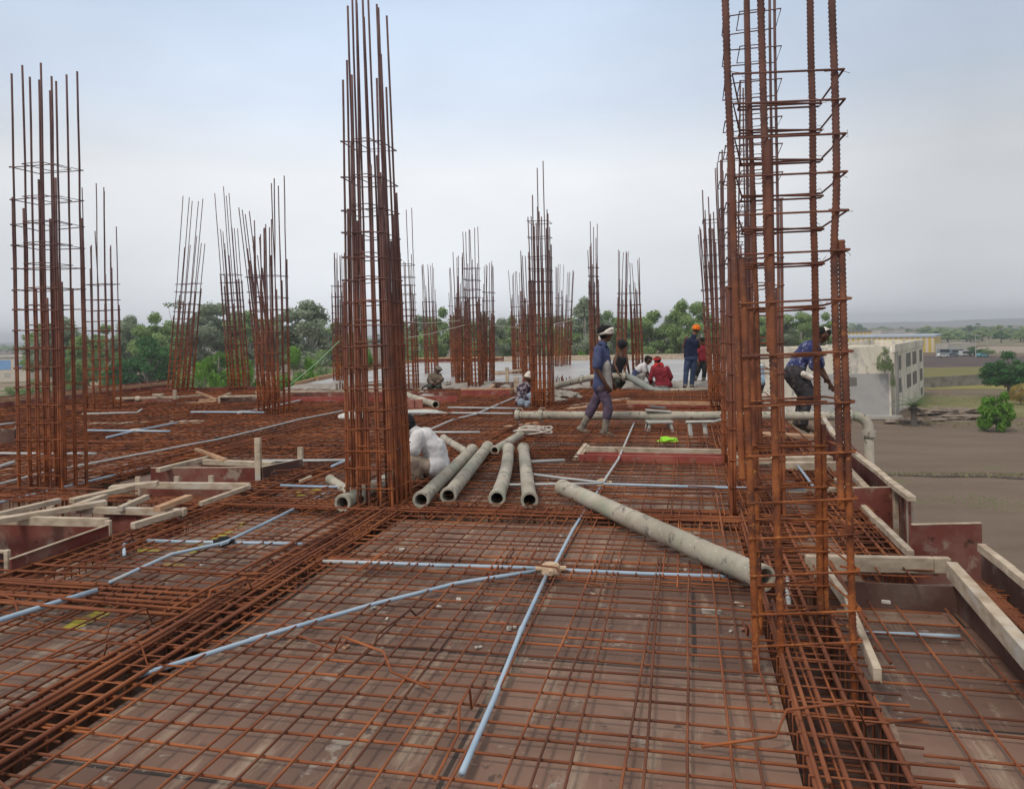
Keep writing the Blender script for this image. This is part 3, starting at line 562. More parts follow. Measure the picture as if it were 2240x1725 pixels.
tb('block', (336, 861), (356, 861), .29, .29, .10, .05, timber, fh); tb('stick', (300, 872), (301, 866), .18, .2, .1, .05, timber, fh)
fi = thing('formwork_wall', P(425, 884, 0), 'slanting dark red boards piled with orange planks by the bright green bush', 'formwork', GF)
vboard('board', (388, 882), (462, 866), .12, -.05, .03, redply, fi); tb('plank', (392, 866), (452, 862), .22, .22, .07, .04, timber, fi); tb('plank', (430, 855), (472, 871), .33, .14, .08, .05, timber2, fi)
tb('plank', (400, 880), (474, 876), .10, .12, .12, .07, timber2, fi); tb('plank', (436, 873), (474, 871), .15, .16, .12, .06, timber2, fi); tb('plank', (470, 872), (502, 858), .12, .28, .10, .05, timber, fi)
fj = thing('formwork_box', P(520, 888, 0), 'dark box of film board at the foot of the left leaning cages', 'formwork', GF)
vboard('board', (479, 869), (562, 869), .20, -.02, .04, darkply, fj); tb('plank', (479, 866), (575, 863), .24, .24, .12, .04, timber, fj); post('post', (480, 888), 0, .22, .05, .04, timber, fj); post('post', (562, 887), 0, .22, .05, .04, timber, fj); vboard('board', (566, 868), (590, 868), .18, 0, .04, redply, fj)
fk = thing('formwork_wall', P(690, 880, 0), 'long red formwork edge running behind the green string to the massive cage', 'formwork', GF)
vboard('board', (618, 868), (1000, 866), .2, -.02, .03, redrail, fk); vboard('board', (560, 860), (1000, 857), .2, 0.02, .03, redply, fk); tb('plank', (560, 855), (870, 852), .20, .20, .10, .05, timber, fk)
for x in (632, 676, 722, 755): post('post', (x, 870), 0, .2, .07, .04, timber, fk)
fl_ = thing('formwork_wall', P(20, 980, 0), 'dark maroon box end cut off by the left side of the view', 'formwork', GF)
vboard('board', (-120, 940), (33, 938), .30, 0.02, .03, darkply, fl_); tb('rail', (-120, 981), (37, 976), .04, .04, .08, .05, timber2, fl_)
vboard('board', (33, 938), (38, 925), .30, .02, .03, darkply, fl_)
# rim of the deck on the left
mb = MB(); bar(mb, (-16.32, -2, .30), (-16.32, 21.4, .30), .06, .1); fm = thing('edge_board', (-16.32, 10, 0), 'long orange timber rail capping the far left rim of the deck', 'formwork', GF); mb.build('rail', timber2, fm)
mb = MB(); bar(mb, (-16.36, -2, .34), (-16.36, 21.4, .34), .03, .035); bar(mb, (-16.30, -2, .2), (-16.30, 21.4, .2), .02, .3); mb.build('board', redply, fm)
mb = MB(); bar(mb, (-16.3, 20.25, .16), (-12.0, 20.25, .16), .03, .3); mb.build('end_board', redply, fm)
# right rim
random.seed(12)
fn = thing('edge_formwork', P(1925, 1140, 0), 'long inner timber edge on the right rim, from the near cage to the upright post', 'formwork', GF)
tb('plank', (1862, 1077), (1925, 1140), .12, .12, .045, .05, timber, fn, ext=.0); tb('plank', (1918, 1131), (1992, 1203), .125, .12, .045, .05, timber, fn); tb('plank', (1828, 1045), (1866, 1081), .12, .12, .04, .05, timber, fn)
vboard('board', (1830, 1046), (1992, 1203), .07, -.35, .018, redply, fn)
fo = thing('edge_formwork', P(1870, 1010, 0), 'high outer board with broken pale top edge along the right rim', 'formwork', GF)
pts_ = [(1992, 1083), (1948, 1050), (1915, 1022), (1880, 996), (1850, 973), (1822, 944), (1808, 922), (1800, 908)]
for i in range(len(pts_)-1):
    tb('plank', pts_[i], pts_[i+1], .30+rnd(-.005, .005), .30+rnd(-.005, .005), .05+rnd(0, .02), .04, timber, fo, ext=.03)
tb('board', (1990, 1086), (1806, 922), .262, .262, .018, .62, redply, fo)
def xboard(name, x0, x1, y, D, hb, th, m, parent): # upright board facing the camera, top edge on pixels
    A, B = PD(x0, y, D), PD(x1, y, D); B.z = A.z; mb = MB(); bar(mb, A, B, th, hb); return mb.build(name, m, parent, bevel=.002)
xboard('return_board', 1868, 1953, 1067, 6.30, .42, .02, redply, fo); xboard('edge_strip', 1868, 1953, 1065.5, 6.30, .008, .022, timber, fo); xboard('post', 1953, 1971, 1067, 6.28, .62, .04, timber, fo); xboard('board', 1971, 1984, 1080, 6.1, .6, .02, darkply, fo); xboard('post', 1984, 1995, 1083, 5.95, .46, .04, timber, fo)
fp = thing('edge_formwork', P(1850, 1050, 0), 'small pale timber frame on the right rim beyond the near cage', 'formwork', GF)
tb('plank', (1716, 1066), (1896, 1065), .10, .10, .05, .05, timber, fp); tb('plank', (1852, 1018), (1896, 1064), .12, .12, .06, .06, timber, fp); tb('plank', (1812, 940), (1834, 962), .14, .14, .06, .05, timber, fp)
tb('plank', (1636, 1000), (1818, 997), .16, .16, .12, .07, timber, None, 'thick weathered plank, upper one of the two seen through the near cage', 'plank', 'loose planks on the formwork')
tb('plank', (1700, 1010), (1840, 1010), .155, .155, .10, .09, timber, None, 'thick yellowish plank, lower one of the two seen through the near cage', 'plank', 'loose planks on the formwork')
tb('plank', (1636, 944), (1795, 952), .10, .10, .22, .05, timber2, None, 'pinkish board lying under the feet of the bending man', 'plank', 'loose planks on the formwork')
fq = thing('timber_surround', P(1960, 1300, -.1), 'thick pale timber frame around the pit in the lower right corner', 'formwork', GF)
zz = .12
def tb2(name, a, b, za, wd, ht, m, parent): A, B = P(*a, za), P(*b, za); mb = MB(); bar(mb, A, B, wd, ht); return mb.build(name, m, parent, bevel=.004)
tb2('front_beam', (1762, 1213), (2040, 1218), zz, .05, .10, timber, fq); tb2('front_beam', (2040.5, 1218), (2078, 1219), zz-.002, .05, .098, timber, fq)
tb2('side_beam', (2082, 1228), (2310, 1480), zz, .065, .10, timber, fq)
tb2('side_plank', (1806, 1238), (1850, 1298), zz, .035, .07, timber, fq); tb2('side_plank', (1846, 1288), (1920, 1460), zz-.015, .035, .07, timber, fq)
for a, b in (((.742, 2.602), (1.578, 2.602)), ((.742, 5.118), (1.578, 5.118)), ((.742, 2.602), (.742, 5.118)), ((1.578, 2.602), (1.578, 5.118))):
    mb = MB(); bar(mb, (*a, .0), (*b, .0), .016, .159); mb.build('side_board', darkply, fq)
fr = thing('edge_formwork', P(2070, 1200, 0), 'upright dark red board behind the timber frame in the lower right corner', 'formwork', GF)
xboard('board', 1994, 2146, 1148, 5.12, .40, .022, redply, fr); xboard('edge_strip', 1994, 2146, 1145.5, 5.12, .008, .026, timber, fr)
fs = thing('edge_formwork', P(2230, 1270, 0), 'outer grey board with pale top edge running out of view at the lower right', 'formwork', GF)
tb('plank', (2146, 1188), (2212, 1238), .25, .25, .045, .05, timber, fs); tb('plank', (2208, 1236), (2420, 1403), .245, .245, .045, .05, timber, fs); tb('board', (2148, 1192), (2420, 1407), .20, .20, .018, .5, darkply, fs)
xb = P(2180, 1230, 0)
# ------------------------------------------------------------------ concrete pump pipes
random.seed(21)
def pump_pipe(A, B, r, label, group='loose pump pipes', collars=(0, 1), bend=0, joint=None, cat='pipe', rfl=.011):
    A, B = Vector(A), Vector(B); t = thing('pump_pipe', A, label, cat, group); d = (B-A).normalized(); l = (B-A).length; side = d.cross(Vector((0, 0, 1))).normalized()
    k = 24; pts = [A+d*(l*i/k)+side*bend*math.sin(math.pi*i/k)+Vector((0, 0, .003*mnoise.noise(Vector((i*.3, A.x, 0))))) for i in range(k+1)]
    mb = MB(); mb.tube(pts, r, 28, cap=False)
    n = 28
    mb.build('pipe_body', concpipe, t, smooth=True)
    mb = MB(); mb.tube([p for p in pts], r-.013, 28, cap=False); o = mb.build('bore', pipein, t, smooth=True)
    for e in collars:
        q = A if e == 0 else B; s = d if e == 0 else -d; q = q-s*.004; mb = MB(); R, ri = r+rfl, r-.0135
        prof = [(0, ri), (0, R-.004), (.004, R), (.045, R), (.055, r+.0005), (.055, ri)]
        u = s.cross(Vector((0, 0, 1))).normalized(); v = s.cross(u)
        for (x_, rr) in prof:
            for k2 in range(n): a = 2*math.pi*k2/n; mb.v.append(tuple(q+s*x_+(u*math.cos(a)+v*math.sin(a))*rr))
        for i in range(len(prof)):
            for k2 in range(n): mb.face((i*n+k2, i*n+(k2+1) % n, ((i+1) % len(prof))*n+(k2+1) % n, ((i+1) % len(prof))*n+k2))
        mb.build('end_collar', concpipe, t, smooth=False)
    if joint:
        q = A+d*l*joint; mb = MB(); mb.tube([q-d*.012, q-d*.008, q+d*.008, q+d*.012], r+.004, 28); mb.build('joint_ring', concpipe, t)
    return t
def pz(x, y, z): return P(x, y, z)
RP = .068
pump_pipe(pz(749, 1100, .13), pz(905, 1020, .13), RP, 'short concrete pipe whose mouth shows left of the massive cage')
pump_pipe(pz(921, 1093, .13), pz(1033, 984, .13), RP, 'leftmost of the four side by side pipes, nearest the seated man')
pump_pipe(pz(980.5, 1084, .13), pz(1067, 977, .13), RP, 'second of the four side by side pipes, leaning against a thinner pipe')
pump_pipe(pz(1087, 1090, .13), pz(1112, 981, .13), RP, 'third of the four side by side pipes, slightly bent', bend=.028)
pump_pipe(pz(1158.5, 1094, .13), pz(1145, 981, .13), RP, 'rightmost of the four side by side pipes, pointing straight at the viewer')
pump_pipe(pz(1672, 1265, .14), pz(1230, 1066, .14), RP+.006, 'long cement spotted pipe slanting across the right half of the deck', joint=.53, rfl=.006)
pump_pipe(pz(1082, 985, .13), pz(1136, 952, .13), .055, 'dark dirty pipe behind the four side by side pipes', collars=(0, 1), rfl=.006)
pump_pipe(pz(1025, 992, .11), pz(970, 958, .11), .05, 'thin dirty pipe behind the seated man in white', rfl=.006)
pump_pipe(pz(722, 1048, .12), pz(790, 1092, .12), .045, 'thin dirty pipe crossing behind the foot of the massive cage', rfl=.006)
pump_pipe(pz(953, 885, .16), pz(868, 858, .20), .075, 'pale pipe lying left of the dusty worker, dark mouth to the right', rfl=.006)
# pump line on the deck, with clamps and elbow
DL = (12.35, 11.2)
t = thing('pump_line', PD(1130, 908, DL[0]), 'long horizontal pump pipe across the deck, turning down over the right rim', 'pipe')
A, B = PD(1132, 908, DL[0]), PD(1868, 909.5, DL[1])
def curve_tube(mb, pts, r, n=20): mb.tube(pts, r, n)
mb = MB(); k = 30; curve_tube(mb, [A+(B-A)*i/k+Vector((0, 0, .006*mnoise.noise(Vector((i*.5, 3, 3))))) for i in range(k+1)], .066, 24); mb.build('pipe_body', concpipe, t, smooth=True)
d = (B-A).normalized(); mb = MB(); pts = []
R_ = .20
for i in range(13): a = math.pi/2*i/12; pts.append(B+d*R_*math.sin(a)+Vector((0, 0, -R_*(1-math.cos(a)))))
pts.append(pts[-1]+Vector((0, 0, -.05))); curve_tube(mb, pts, .074, 24); mb.build('elbow', concpipe, t, smooth=True)
E_ = pts[-1]; mb = MB(); curve_tube(mb, [E_+Vector((0, 0, .03)), E_+Vector((0, 0, .028)), E_-Vector((0, 0, .05)), E_-Vector((0, 0, .052))], .095, 24); mb.build('coupling', concpipe, t)
mb = MB(); curve_tube(mb, [E_-Vector((0, 0, .03)), Vector((E_.x, E_.y, GZ))], .066, 24); mb.build('down_pipe', concpipe, t, smooth=True)
def clamp(parent, q, d, r, m=concpipe):
    mb = MB(); mb.tube([q-d*.035, q-d*.03, q+d*.03, q+d*.035], r+.02, 24); up = Vector((0, 0, 1))
    mb.tube([q+up*(r+.015)-VIEWX*.02, q+up*(r+.055), q+up*(r+.05)+VIEWX*.07, q+up*(r+.01)+VIEWX*.09], .009, 6); mb.tube([q-up*(r-.01)-VIEWX*.03, q-up*(r+.045), q-up*(r+.04)+VIEWX*.06], .012, 6)
    return mb.build('clamp', m, parent, smooth=False)
for f in (.0, .075, .985): clamp(t, A+(B-A)*f, d, .066)
# second line on the slab: straight, bent hose, straight
t = thing('pump_line', PD(1200, 850, 20.5), 'second pump line further back, bending down beside the squatting men', 'pipe')
seg = [(1200, 852, 19.8), (1222, 842, 19.8), (1290, 826, 19.9), (1345, 822, 20), (1368, 823, 20)]
mb = MB(); curve_tube(mb, [PD(*q) for q in seg], .082, 16); mb.build('pipe_body', concpipe, t, smooth=True)
mb = MB(); hs = [(1368, 823, 20), (1380, 826, 19.9), (1395, 834, 19.6), (1412, 845, 19.4), (1428, 854, 19.2), (1446, 857, 19.0), (1465, 857, 18.9)]
curve_tube(mb, [PD(*q) for q in hs], .092, 16); mb.build('hose', mat('grey_hose', [(.20, .22, .20), (.30, .31, .28)], 4, coord='World'), t, smooth=True)
mb = MB(); curve_tube(mb, [PD(1450, 857, 19), PD(1500, 857, 18.9), PD(1600, 850, 18.7)], .095, 16); mb.build('pipe_body', concpipe, t, smooth=True)
clamp(t, PD(1364, 823, 19.9), VIEWX, .085); clamp(t, PD(1270, 831, 19.8), VIEWX, .08)
# ------------------------------------------------------------------ electrical conduits under the bars
random.seed(31)
def conduit(px, label, z=None, r=.0125, m=pvc, couple=True):
    if z is None: z = .050 if dist(P(*px[0], 0)) < 7.5 else .125
    if dist(P(*px[0], 0)) > 9: r = max(r, .017)
    V = [P(x, y, z) for x, y in px]; pts = []
    for i in range(len(V)-1):
        k = max(2, int((V[i+1]-V[i]).length/.35))
        for j in range(k):
            q = V[i].lerp(V[i+1], j/k); pts.append(q+Vector((0, 0, .004*mnoise.noise(q*3))))
    pts.append(V[-1]); mb = MB(); mb.tube(pts, r, 10)
    t = thing('conduit', V[0], label, 'conduit', 'plastic conduits laid on the boards'); mb.build('tube', m, t, smooth=True)
    if couple and len(pts) > 6:
        for i in range(4, len(pts)-2, 8):
            d = (pts[i+1]-pts[i-1]).normalized(); mb = MB(); mb.tube([pts[i]-d*.035, pts[i]+d*.035], r*1.22, 10); mb.build('coupler', m, t, smooth=False)
    return t
conduit([(-90, 1392), (0, 1355), (212, 1290)], 'thick blue conduit entering at the lower left corner', r=.015, z=.10)
conduit([(240, 1273), (375, 1212), (490, 1187), (560, 1154), (630, 1120)], 'blue conduit leading up to the black wrapped crossing beside the near maroon box', z=.085)
conduit([(272, 1214), (271, 1190), (285, 1181), (490, 1186), (674, 1190)], 'blue conduit crossing sideways with a bent left end')
conduit([(700, 1227), (950, 1235), (1200, 1243)], 'blue conduit running left from the nearest tan junction box')
conduit([(1210, 1246), (1400, 1254), (1640, 1262)], 'blue conduit running right from the nearest tan junction box')
conduit([(300, 1478), (440, 1434), (560, 1396), (690, 1358), (820, 1320), (1000, 1275), (1195, 1245)], 'long blue conduit curving from the lower left into the nearest tan junction box')
conduit([(1010, 1690), (1080, 1530), (1140, 1378), (1200, 1247)], 'blue conduit running towards the viewer from the nearest tan junction box')
conduit([(1210, 1243), (1252, 1160), (1285, 1108), (1320, 1056)], 'blue conduit linking the two tan junction boxes')
conduit([(1320, 1054), (1352, 1005), (1387, 925)], 'white conduit running on from the further tan junction box', m=pvcw)
conduit([(1150, 1035), (1235, 1046), (1318, 1055)], 'pale conduit slanting into the further tan junction box', m=pvcw)
conduit([(1090, 1060), (1318, 1057)], 'pale conduit behind the far end of the long slanting pipe', m=pvcw)
conduit([(1320, 1058), (1590, 1066), (1760, 1070)], 'blue conduit running right from the further tan junction box')
conduit([(614, 1061), (700, 1064), (770, 1064)], 'blue conduit pointing at the massive cage, behind the short pipe mouth')
conduit([(560, 1155), (628, 1120), (705, 1083), (768, 1061)], 'pale conduit rising towards the massive cage')
conduit([(-60, 1114), (0, 1098), (62, 1084), (160, 1060), (300, 1027), (440, 992), (560, 960), (700, 925), (755, 903)], 'long blue conduit passing behind the far left cage')
conduit([(-60, 1072), (0, 1058), (110, 1030), (300, 994), (475, 961), (560, 941), (650, 918), (790, 890)], 'upper of the two long conduits crossing the left half of the deck', m=pvcw)
conduit([(188, 941), (295, 942), (372, 943)], 'bright blue conduit crossing behind the far left cage', r=.018)
conduit([(233, 957), (295, 942), (388, 924)], 'short blue conduit slanting through the bright blue one', r=.015)
conduit([(-60, 991), (210, 992)], 'pale conduit low behind the far left cage', m=pvcw)
conduit([(418, 901), (500, 901), (578, 902)], 'white blue conduit left of the upright cage', r=.02)
conduit([(520, 904), (600, 888), (670, 872)], 'thin pale conduit at the foot of the upright cage', m=pvcw)
conduit([(180, 905), (300, 902), (310, 895)], 'pale conduit at the foot of the second cage from the left', m=pvcw, r=.018)
conduit([(912, 952), (990, 918), (1042, 905), (1100, 880), (1128, 868)], 'pale conduit slanting up beyond the seated man', m=pvcw, r=.016)
conduit([(870, 902), (1000, 903), (1122, 904)], 'pale conduit crossing left of the horizontal pump pipe', m=pvcw, r=.016)
conduit([(930, 945), (1050, 945)], 'pale conduit right of the seated man', m=pvcw, r=.016)
conduit([(980, 891), (1132, 893)], 'thin pale conduit beyond the red rectangular box', m=pvcw, r=.014)
conduit([(560, 1008), (765, 1006)], 'pale conduit crossing to the massive cage', m=pvcw)
conduit([(726, 1020), (768, 1002)], 'short blue conduit left of the massive cage')
conduit([(1745, 1018), (1778, 1062)], 'blue grey conduit seen between the bars of the near cage')
conduit([(1880, 1384), (2005, 1388), (2100, 1392)], 'pale blue conduit at the bottom edge in the timber framed pit', z=-.13)
conduit([(-60, 935), (38, 924)], 'thin pale conduit above the cut off maroon box', m=pvcw)
conduit([(0, 1020), (30, 1010)], 'short pale conduit at the left side', m=pvcw, r=.02)
conduit([(1155, 1010), (1235, 1006)], 'short white conduit right of the four pipes', m=pvcw, r=.016)
conduit([(1708, 1250), (1722, 1262), (1725, 1330)], 'curved grey conduit by the mouth of the long pipe', z=.03, m=pvcw, r=.016)
def jbox(px, r, label, m=cream, tape=False, h=.055):
    r *= 1.15; q = P(*px, .05); t = thing('junction_box', q, label, 'junction box', 'junction boxes where conduits meet'); mb = MB()
    mb.tube([q, q+Vector((0, 0, h*.8)), q+Vector((0, 0, h))], r, 8, r2=r*.86); mb.build('body', m, t)
    mb = MB(); mb.tube([q+Vector((0, 0, h+.001)), q+Vector((0, 0, h+.006))], r*.62, 8); mb.build('lid', m, t)
    for a in range(4): mb = MB(); dx, dy = math.cos(a*1.57+.2), math.sin(a*1.57+.2); mb.tube([q+Vector((dx*r*.8, dy*r*.8, .028)), q+Vector((dx*r*1.5, dy*r*1.5, .028))], .017, 8); mb.build('socket', m, t)
jbox((1205, 1252), .058, 'tan junction box in the nearest bay'); jbox((1318, 1061), .055, 'tan junction box beyond the far end of the long slanting pipe')
jbox((490, 1191), .045, 'black wrapped junction box beside the near maroon box', black); jbox((475, 964), .05, 'small black junction box on the upper long conduit', black); jbox((296, 945), .09, 'pinkish junction box on the bright blue conduit')
jbox((600, 948), .05, 'tiny black junction box above the tall post', black); jbox((530, 904), .09, 'grey junction box left of the upright cage', rubble)
# ------------------------------------------------------------------ loose things on the deck
plast = mat('grimy_white_plastic', [(.36, .36, .33), (.50, .49, .45)], 5, rough=.6)
def stool(px, D, wpx, hpx, label, m=plast, tilt=0.0):
    s = D/FPX; q = PD(px[0], px[1], D); t = thing('stool', q, label, 'stool'); W, Hh = wpx*s, hpx*s; X = VIEWX.copy(); X.z = 0; X.normalize(); Y = Vector((-X.y, X.x, 0)); U = Vector((0, 0, 1))
    for a in (-1, 1):
        for b in (-1, 1):
            mb = MB(); f = q+X*a*W*.46+Y*b*W*.3; tp = q+X*a*W*.36+Y*b*W*.24+U*(Hh-.03); mb.tube([f, tp], .026, 4, r2=.02); mb.build('leg', m, t)
    mb = MB(); c = q+U*Hh; M, l = orient(c-X*W*.45, c+X*W*.45); mb.box((0, -W*.32, -.035), (l, W*.32, 0), M); mb.build('seat', m, t, bevel=.008)
    mb = MB(); c = q+U*Hh*.35
    for a in (-1, 1): mb.tube([c+X*a*W*.43-Y*W*.28, c+X*a*W*.43+Y*W*.28], .012, 6)
    mb.build('rung', m, t); return t
stool((1442, 952), 11.75, 62, 33, 'grimy grey white stool standing under the horizontal pump pipe')
t = thing('overturned_stool', PD(1530, 968, 10.9), 'grimy white stool lying on its side by the long red trough', 'stool')
def pxbar(x0, y0, x1, y1, D0, D1_, r, name, m, parent, n=4): mb = MB(); mb.tube([PD(x0, y0, D0), PD(x1, y1, D1_)], r, n); return mb.build(name, m, parent)
for q in ((1508, 925, 1513, 966), (1541, 925, 1545, 964)): pxbar(*q, 11.0, 10.9, .03, 'leg', plast, t)
for q in ((1500, 923, 1560, 922), (1511, 967, 1550, 965)): pxbar(*q, 11.0, 10.9, .024, 'rail', plast, t)
pxbar(1550, 965, 1580, 952, 10.9, 11.5, .022, 'rail', plast, t); pxbar(1560, 922, 1590, 915, 11.0, 11.5, .02, 'rail', plast, t); pxbar(1580, 952, 1590, 915, 11.5, 11.5, .02, 'leg', plast, t)
t = thing('float_tool', PD(1440, 893, 11.2), 'grey white plasterer float lying on the horizontal pump pipe', 'tool')
mb = MB(); A, B = PD(1412, 895, 11.85), PD(1468, 899, 11.8); bar(mb, A, B, .14, .015); mb.build('blade', plast, t); pxbar(1424, 889.5, 1456, 892, 11.85, 11.82, .018, 'handle', mat('grey_rubber', [(.10, .12, .12), (.16, .18, .18)], 5), t)
# lime green cloth
def crumple(name, m, c, size, label, cat, seed=0, sub=4, flat=.5, amp=.35, group=None):
    import bmesh
    bm = bmesh.new(); bmesh.ops.create_icosphere(bm, subdivisions=sub, radius=1)
    for v in bm.verts:
        n_ = mnoise.noise(v.co*1.6+Vector((seed*3, 0, 0)))*amp+mnoise.noise(v.co*4+Vector((seed*3, 5, 0)))*amp*.45
        v.co *= 1+n_; v.co.x *= size[0]; v.co.y *= size[1]; v.co.z *= size[2]
        if v.co.z < -size[2]*.5: v.co.z = -size[2]*.5
    me = bpy.data.meshes.new(name); bm.to_mesh(me); bm.free(); me.materials.append(m); me.polygons.foreach_set('use_smooth', [True]*len(me.polygons))
    o = bpy.data.objects.new(name, me); C.objects.link(o); o.location = c+Vector((0, 0, size[2]*.5)); o.rotation_euler.z = YAW; tag(o, label, cat, group); return o
crumple('cloth', mat('lime_cloth', [(.25, .60, .03), (.38, .80, .06)], 9), P(1462, 967, .07), (.13, .09, .05), 'crumpled lime green cloth on the bars beside the grimy stools', 'cloth', 3, amp=.5)
t = crumple('cement_bag', mat('white_sack', [(.50, .49, .45), (.60, .59, .55)], 6), P(772, 916, .07), (.28, .2, .09), 'pale rounded sack half hidden by the massive cage', 'sack', 4, amp=.15)
crumple('sheet_bundle', mat('grey_sheet', [(.42, .42, .39), (.55, .54, .50)], 6), P(905, 906, .07), (.55, .2, .06), 'flat pale bundle of sheeting behind the head of the seated man', 'sheet', 6, amp=.25)
redbox = mat('pink_brick', [(.32, .12, .09), (.42, .19, .15)], 9, coord='World')
for x, lb in ((899, 'left'), (917, 'right')):
    q = P(x, 893, .07); mb = MB(); M = Matrix.Translation(q) @ Matrix.Rotation(YAW, 4, 'Z'); mb.box((-.075, -.05, 0), (.075, .06, .19), M)
    single(mb, 'brick', redbox, '%s one of two upright pinkish bricks in front of the pale pipe' % lb, 'brick', 'upright pinkish bricks', bevel=.006)
random.seed(8)
for i, (x, y) in enumerate([(878, 878), (890, 868), (935, 875), (925, 866), (868, 888), (1108, 850), (1090, 846), (980, 846), (958, 852), (1212, 865), (1228, 870), (1240, 862), (1215, 880), (1250, 872)]):
    crumple('mortar_heap', rubble, P(x, y, .05), (rnd(.12, .24), rnd(.10, .2), rnd(.06, .11)), 'heap of wet grey mortar spilled on the bars near the edge of the pour', 'mortar', i+20, sub=4, amp=.65, group='heaps of spilled mortar')
# rope coil and clamps
mb = MB(); c = P(1165, 946, .1); pts = []
for i in range(90): a = i*.42; rr = .16+.10*math.sin(i*.31)+.05*math.sin(i*1.1); pts.append(c+Vector((math.cos(a)*rr*1.3+.1*math.sin(i*.1), math.sin(a)*rr*1.2, .03+.03*math.sin(i*.8)+.02*(i % 7)/7)))
mb.tube(pts, .014, 6); single(mb, 'rope', mat('pale_rope', [(.42, .36, .30), (.55, .48, .42)], 9), 'tangled pale rope behind the four side by side pipes', 'rope', smooth=True)
random.seed(14)
for i, (x, y) in enumerate(((300, 1260), (520, 1160), (720, 1190), (850, 1170), (980, 1215), (1090, 1310), (1280, 1300), (1420, 1210), (1480, 1180), (1330, 1345), (900, 1360), (660, 1290), (1390, 1100), (1560, 1150), (430, 1150))):
    q = P(x, y, .066); mb = MB(); a = rnd(0, 6.28); v = Vector((math.cos(a), math.sin(a), 0)); n_ = Vector((-v.y, v.x, 0)); l = rnd(.05, .13); k = rnd(-.05, .05)
    mb.tube([q-v*l, q-v*l*.3+n_*k, q+v*l*.4+n_*k*.6+Vector((0, 0, .015)), q+v*l-n_*k*.5+Vector((0, 0, .004))], .0022, 4); single(mb, 'wire_offcut', rust2, 'short bent offcut of tying wire dropped on the slab bars', 'wire', 'dropped offcuts of tying wire')
# strings
green = mat('green_string', [(.25, .45, .25), (.35, .55, .33)], 5); strg = mat('white_string', [(.5, .48, .42), (.6, .58, .5)], 5)
mb = MB(); mb.tube([PD(634, 842, 21), PD(690, 796, 22.5), PD(742, 746, 24.5)], .012, 5); single(mb, 'string', green, 'taut green string rising to the small distant cage', 'string')
mb = MB(); mb.tube([PD(870, 702, 19), PD(930, 707, 21), PD(1006, 701, 22.5)], .009, 5); single(mb, 'string', strg, 'pale string tied high between the cage right of the massive one and the middle group', 'string')
mb = MB(); mb.tube([PD(895, 738, 20), PD(940, 730, 21), PD(1040, 705, 22.5)], .009, 5); single(mb, 'string', strg, 'lower pale string slanting up to the tallest middle cage', 'string')
mb = MB(); mb.tube([PD(1080, 712, 23), PD(1165, 719, 20), PD(1252, 700, 28)], .009, 5); single(mb, 'string', strg, 'pale string sagging behind the cage with two very long tips', 'string')
# chips, cover blocks, scraps on the boards
random.seed(77)
chipm = mat('pale_chip', [(.45, .40, .34), (.62, .58, .52)], 12); n_c = 0
def chip(x, y, s, m=chipm, z=.0):
    q = P(x, y, z); a = rnd(0, 3); mb = MB(); M = Matrix.Translation(q) @ Matrix.Rotation(a, 4, 'Z') @ Matrix.Rotation(rnd(-.2, .2), 4, 'X'); mb.box((-s*rnd(.6, 1.6), -s*.6, .002), (s*rnd(.6, 1.6), s*.6, .002+s*rnd(.5, 1)), M)
    single(mb, 'cover_block', m, 'small pale block or chip lying on the boards among the bars', 'debris', 'scattered chips and cover blocks', bevel=.003)
for x, y, s in ((443, 1236, .03), (435, 1345, .025), (240, 1312, .02), (640, 1160, .02), (595, 1165, .02), (1350, 1229, .02), (1552, 1340, .028), (1568, 1340, .028), (1500, 1250, .02), (877, 1205, .02), (960, 1330, .02), (1938, 1163, .03), (1758, 1100, .03), (1935, 1320, .025), (1770, 1228, .03), (1550, 1082, .03), (1340, 1068, .03), (1620, 1100, .02)): chip(x, y, s)
for _ in range(110):
    x, y = rnd(0, 1900), 905+(rnd(0, 1)**1.5)*520
    q = P(x, y, 0)
    if q.x > 1.3 or hole(q.x, q.y) or trench(q.x, q.y): continue
    chip(x, y, rnd(.010, .024), random.choice([chipm, timber2, redbox, chipm]))
#PEOPLE
# ------------------------------------------------------------------ people
random.seed(50)
dgs = bpy.context.evaluated_depsgraph_get
def capsule(mb, A, ra, B, rb, n=14):
    A, B = Vector(A), Vector(B); d = B-A
    if d.length < 1e-4: d = Vector((0, 0, 1e-3)); B = A+d
    d.normalize(); up = Vector((0, 0, 1)) if abs(d.z) < .9 else Vector((1, 0, 0)); u = d.cross(up).normalized(); v = d.cross(u); o = len(mb.v); rings = []
    for k in range(-5, 1): a = k*math.pi/2/5.5; rings.append((A+d*ra*math.sin(a), ra*math.cos(a)))
    for k in range(0, 6): a = k*math.pi/2/5.5; rings.append((B+d*rb*math.sin(a), rb*math.cos(a)))
    for c, r in rings:
        for k in range(n): a = 2*math.pi*k/n; mb.v.append(tuple(c+(u*math.cos(a)+v*math.sin(a))*r))
    for i in range(len(rings)-1):
        for k in range(n): mb.face((o+i*n+k, o+i*n+(k+1) % n, o+(i+1)*n+(k+1) % n, o+(i+1)*n+k))
    mb.face(tuple(o+k for k in range(n))[::-1]); mb.face(tuple(o+(len(rings)-1)*n+k for k in range(n)))
clouds = bpy.data.textures.new('folds', 'CLOUDS'); clouds.noise_scale = .09; clouds.noise_depth = 2
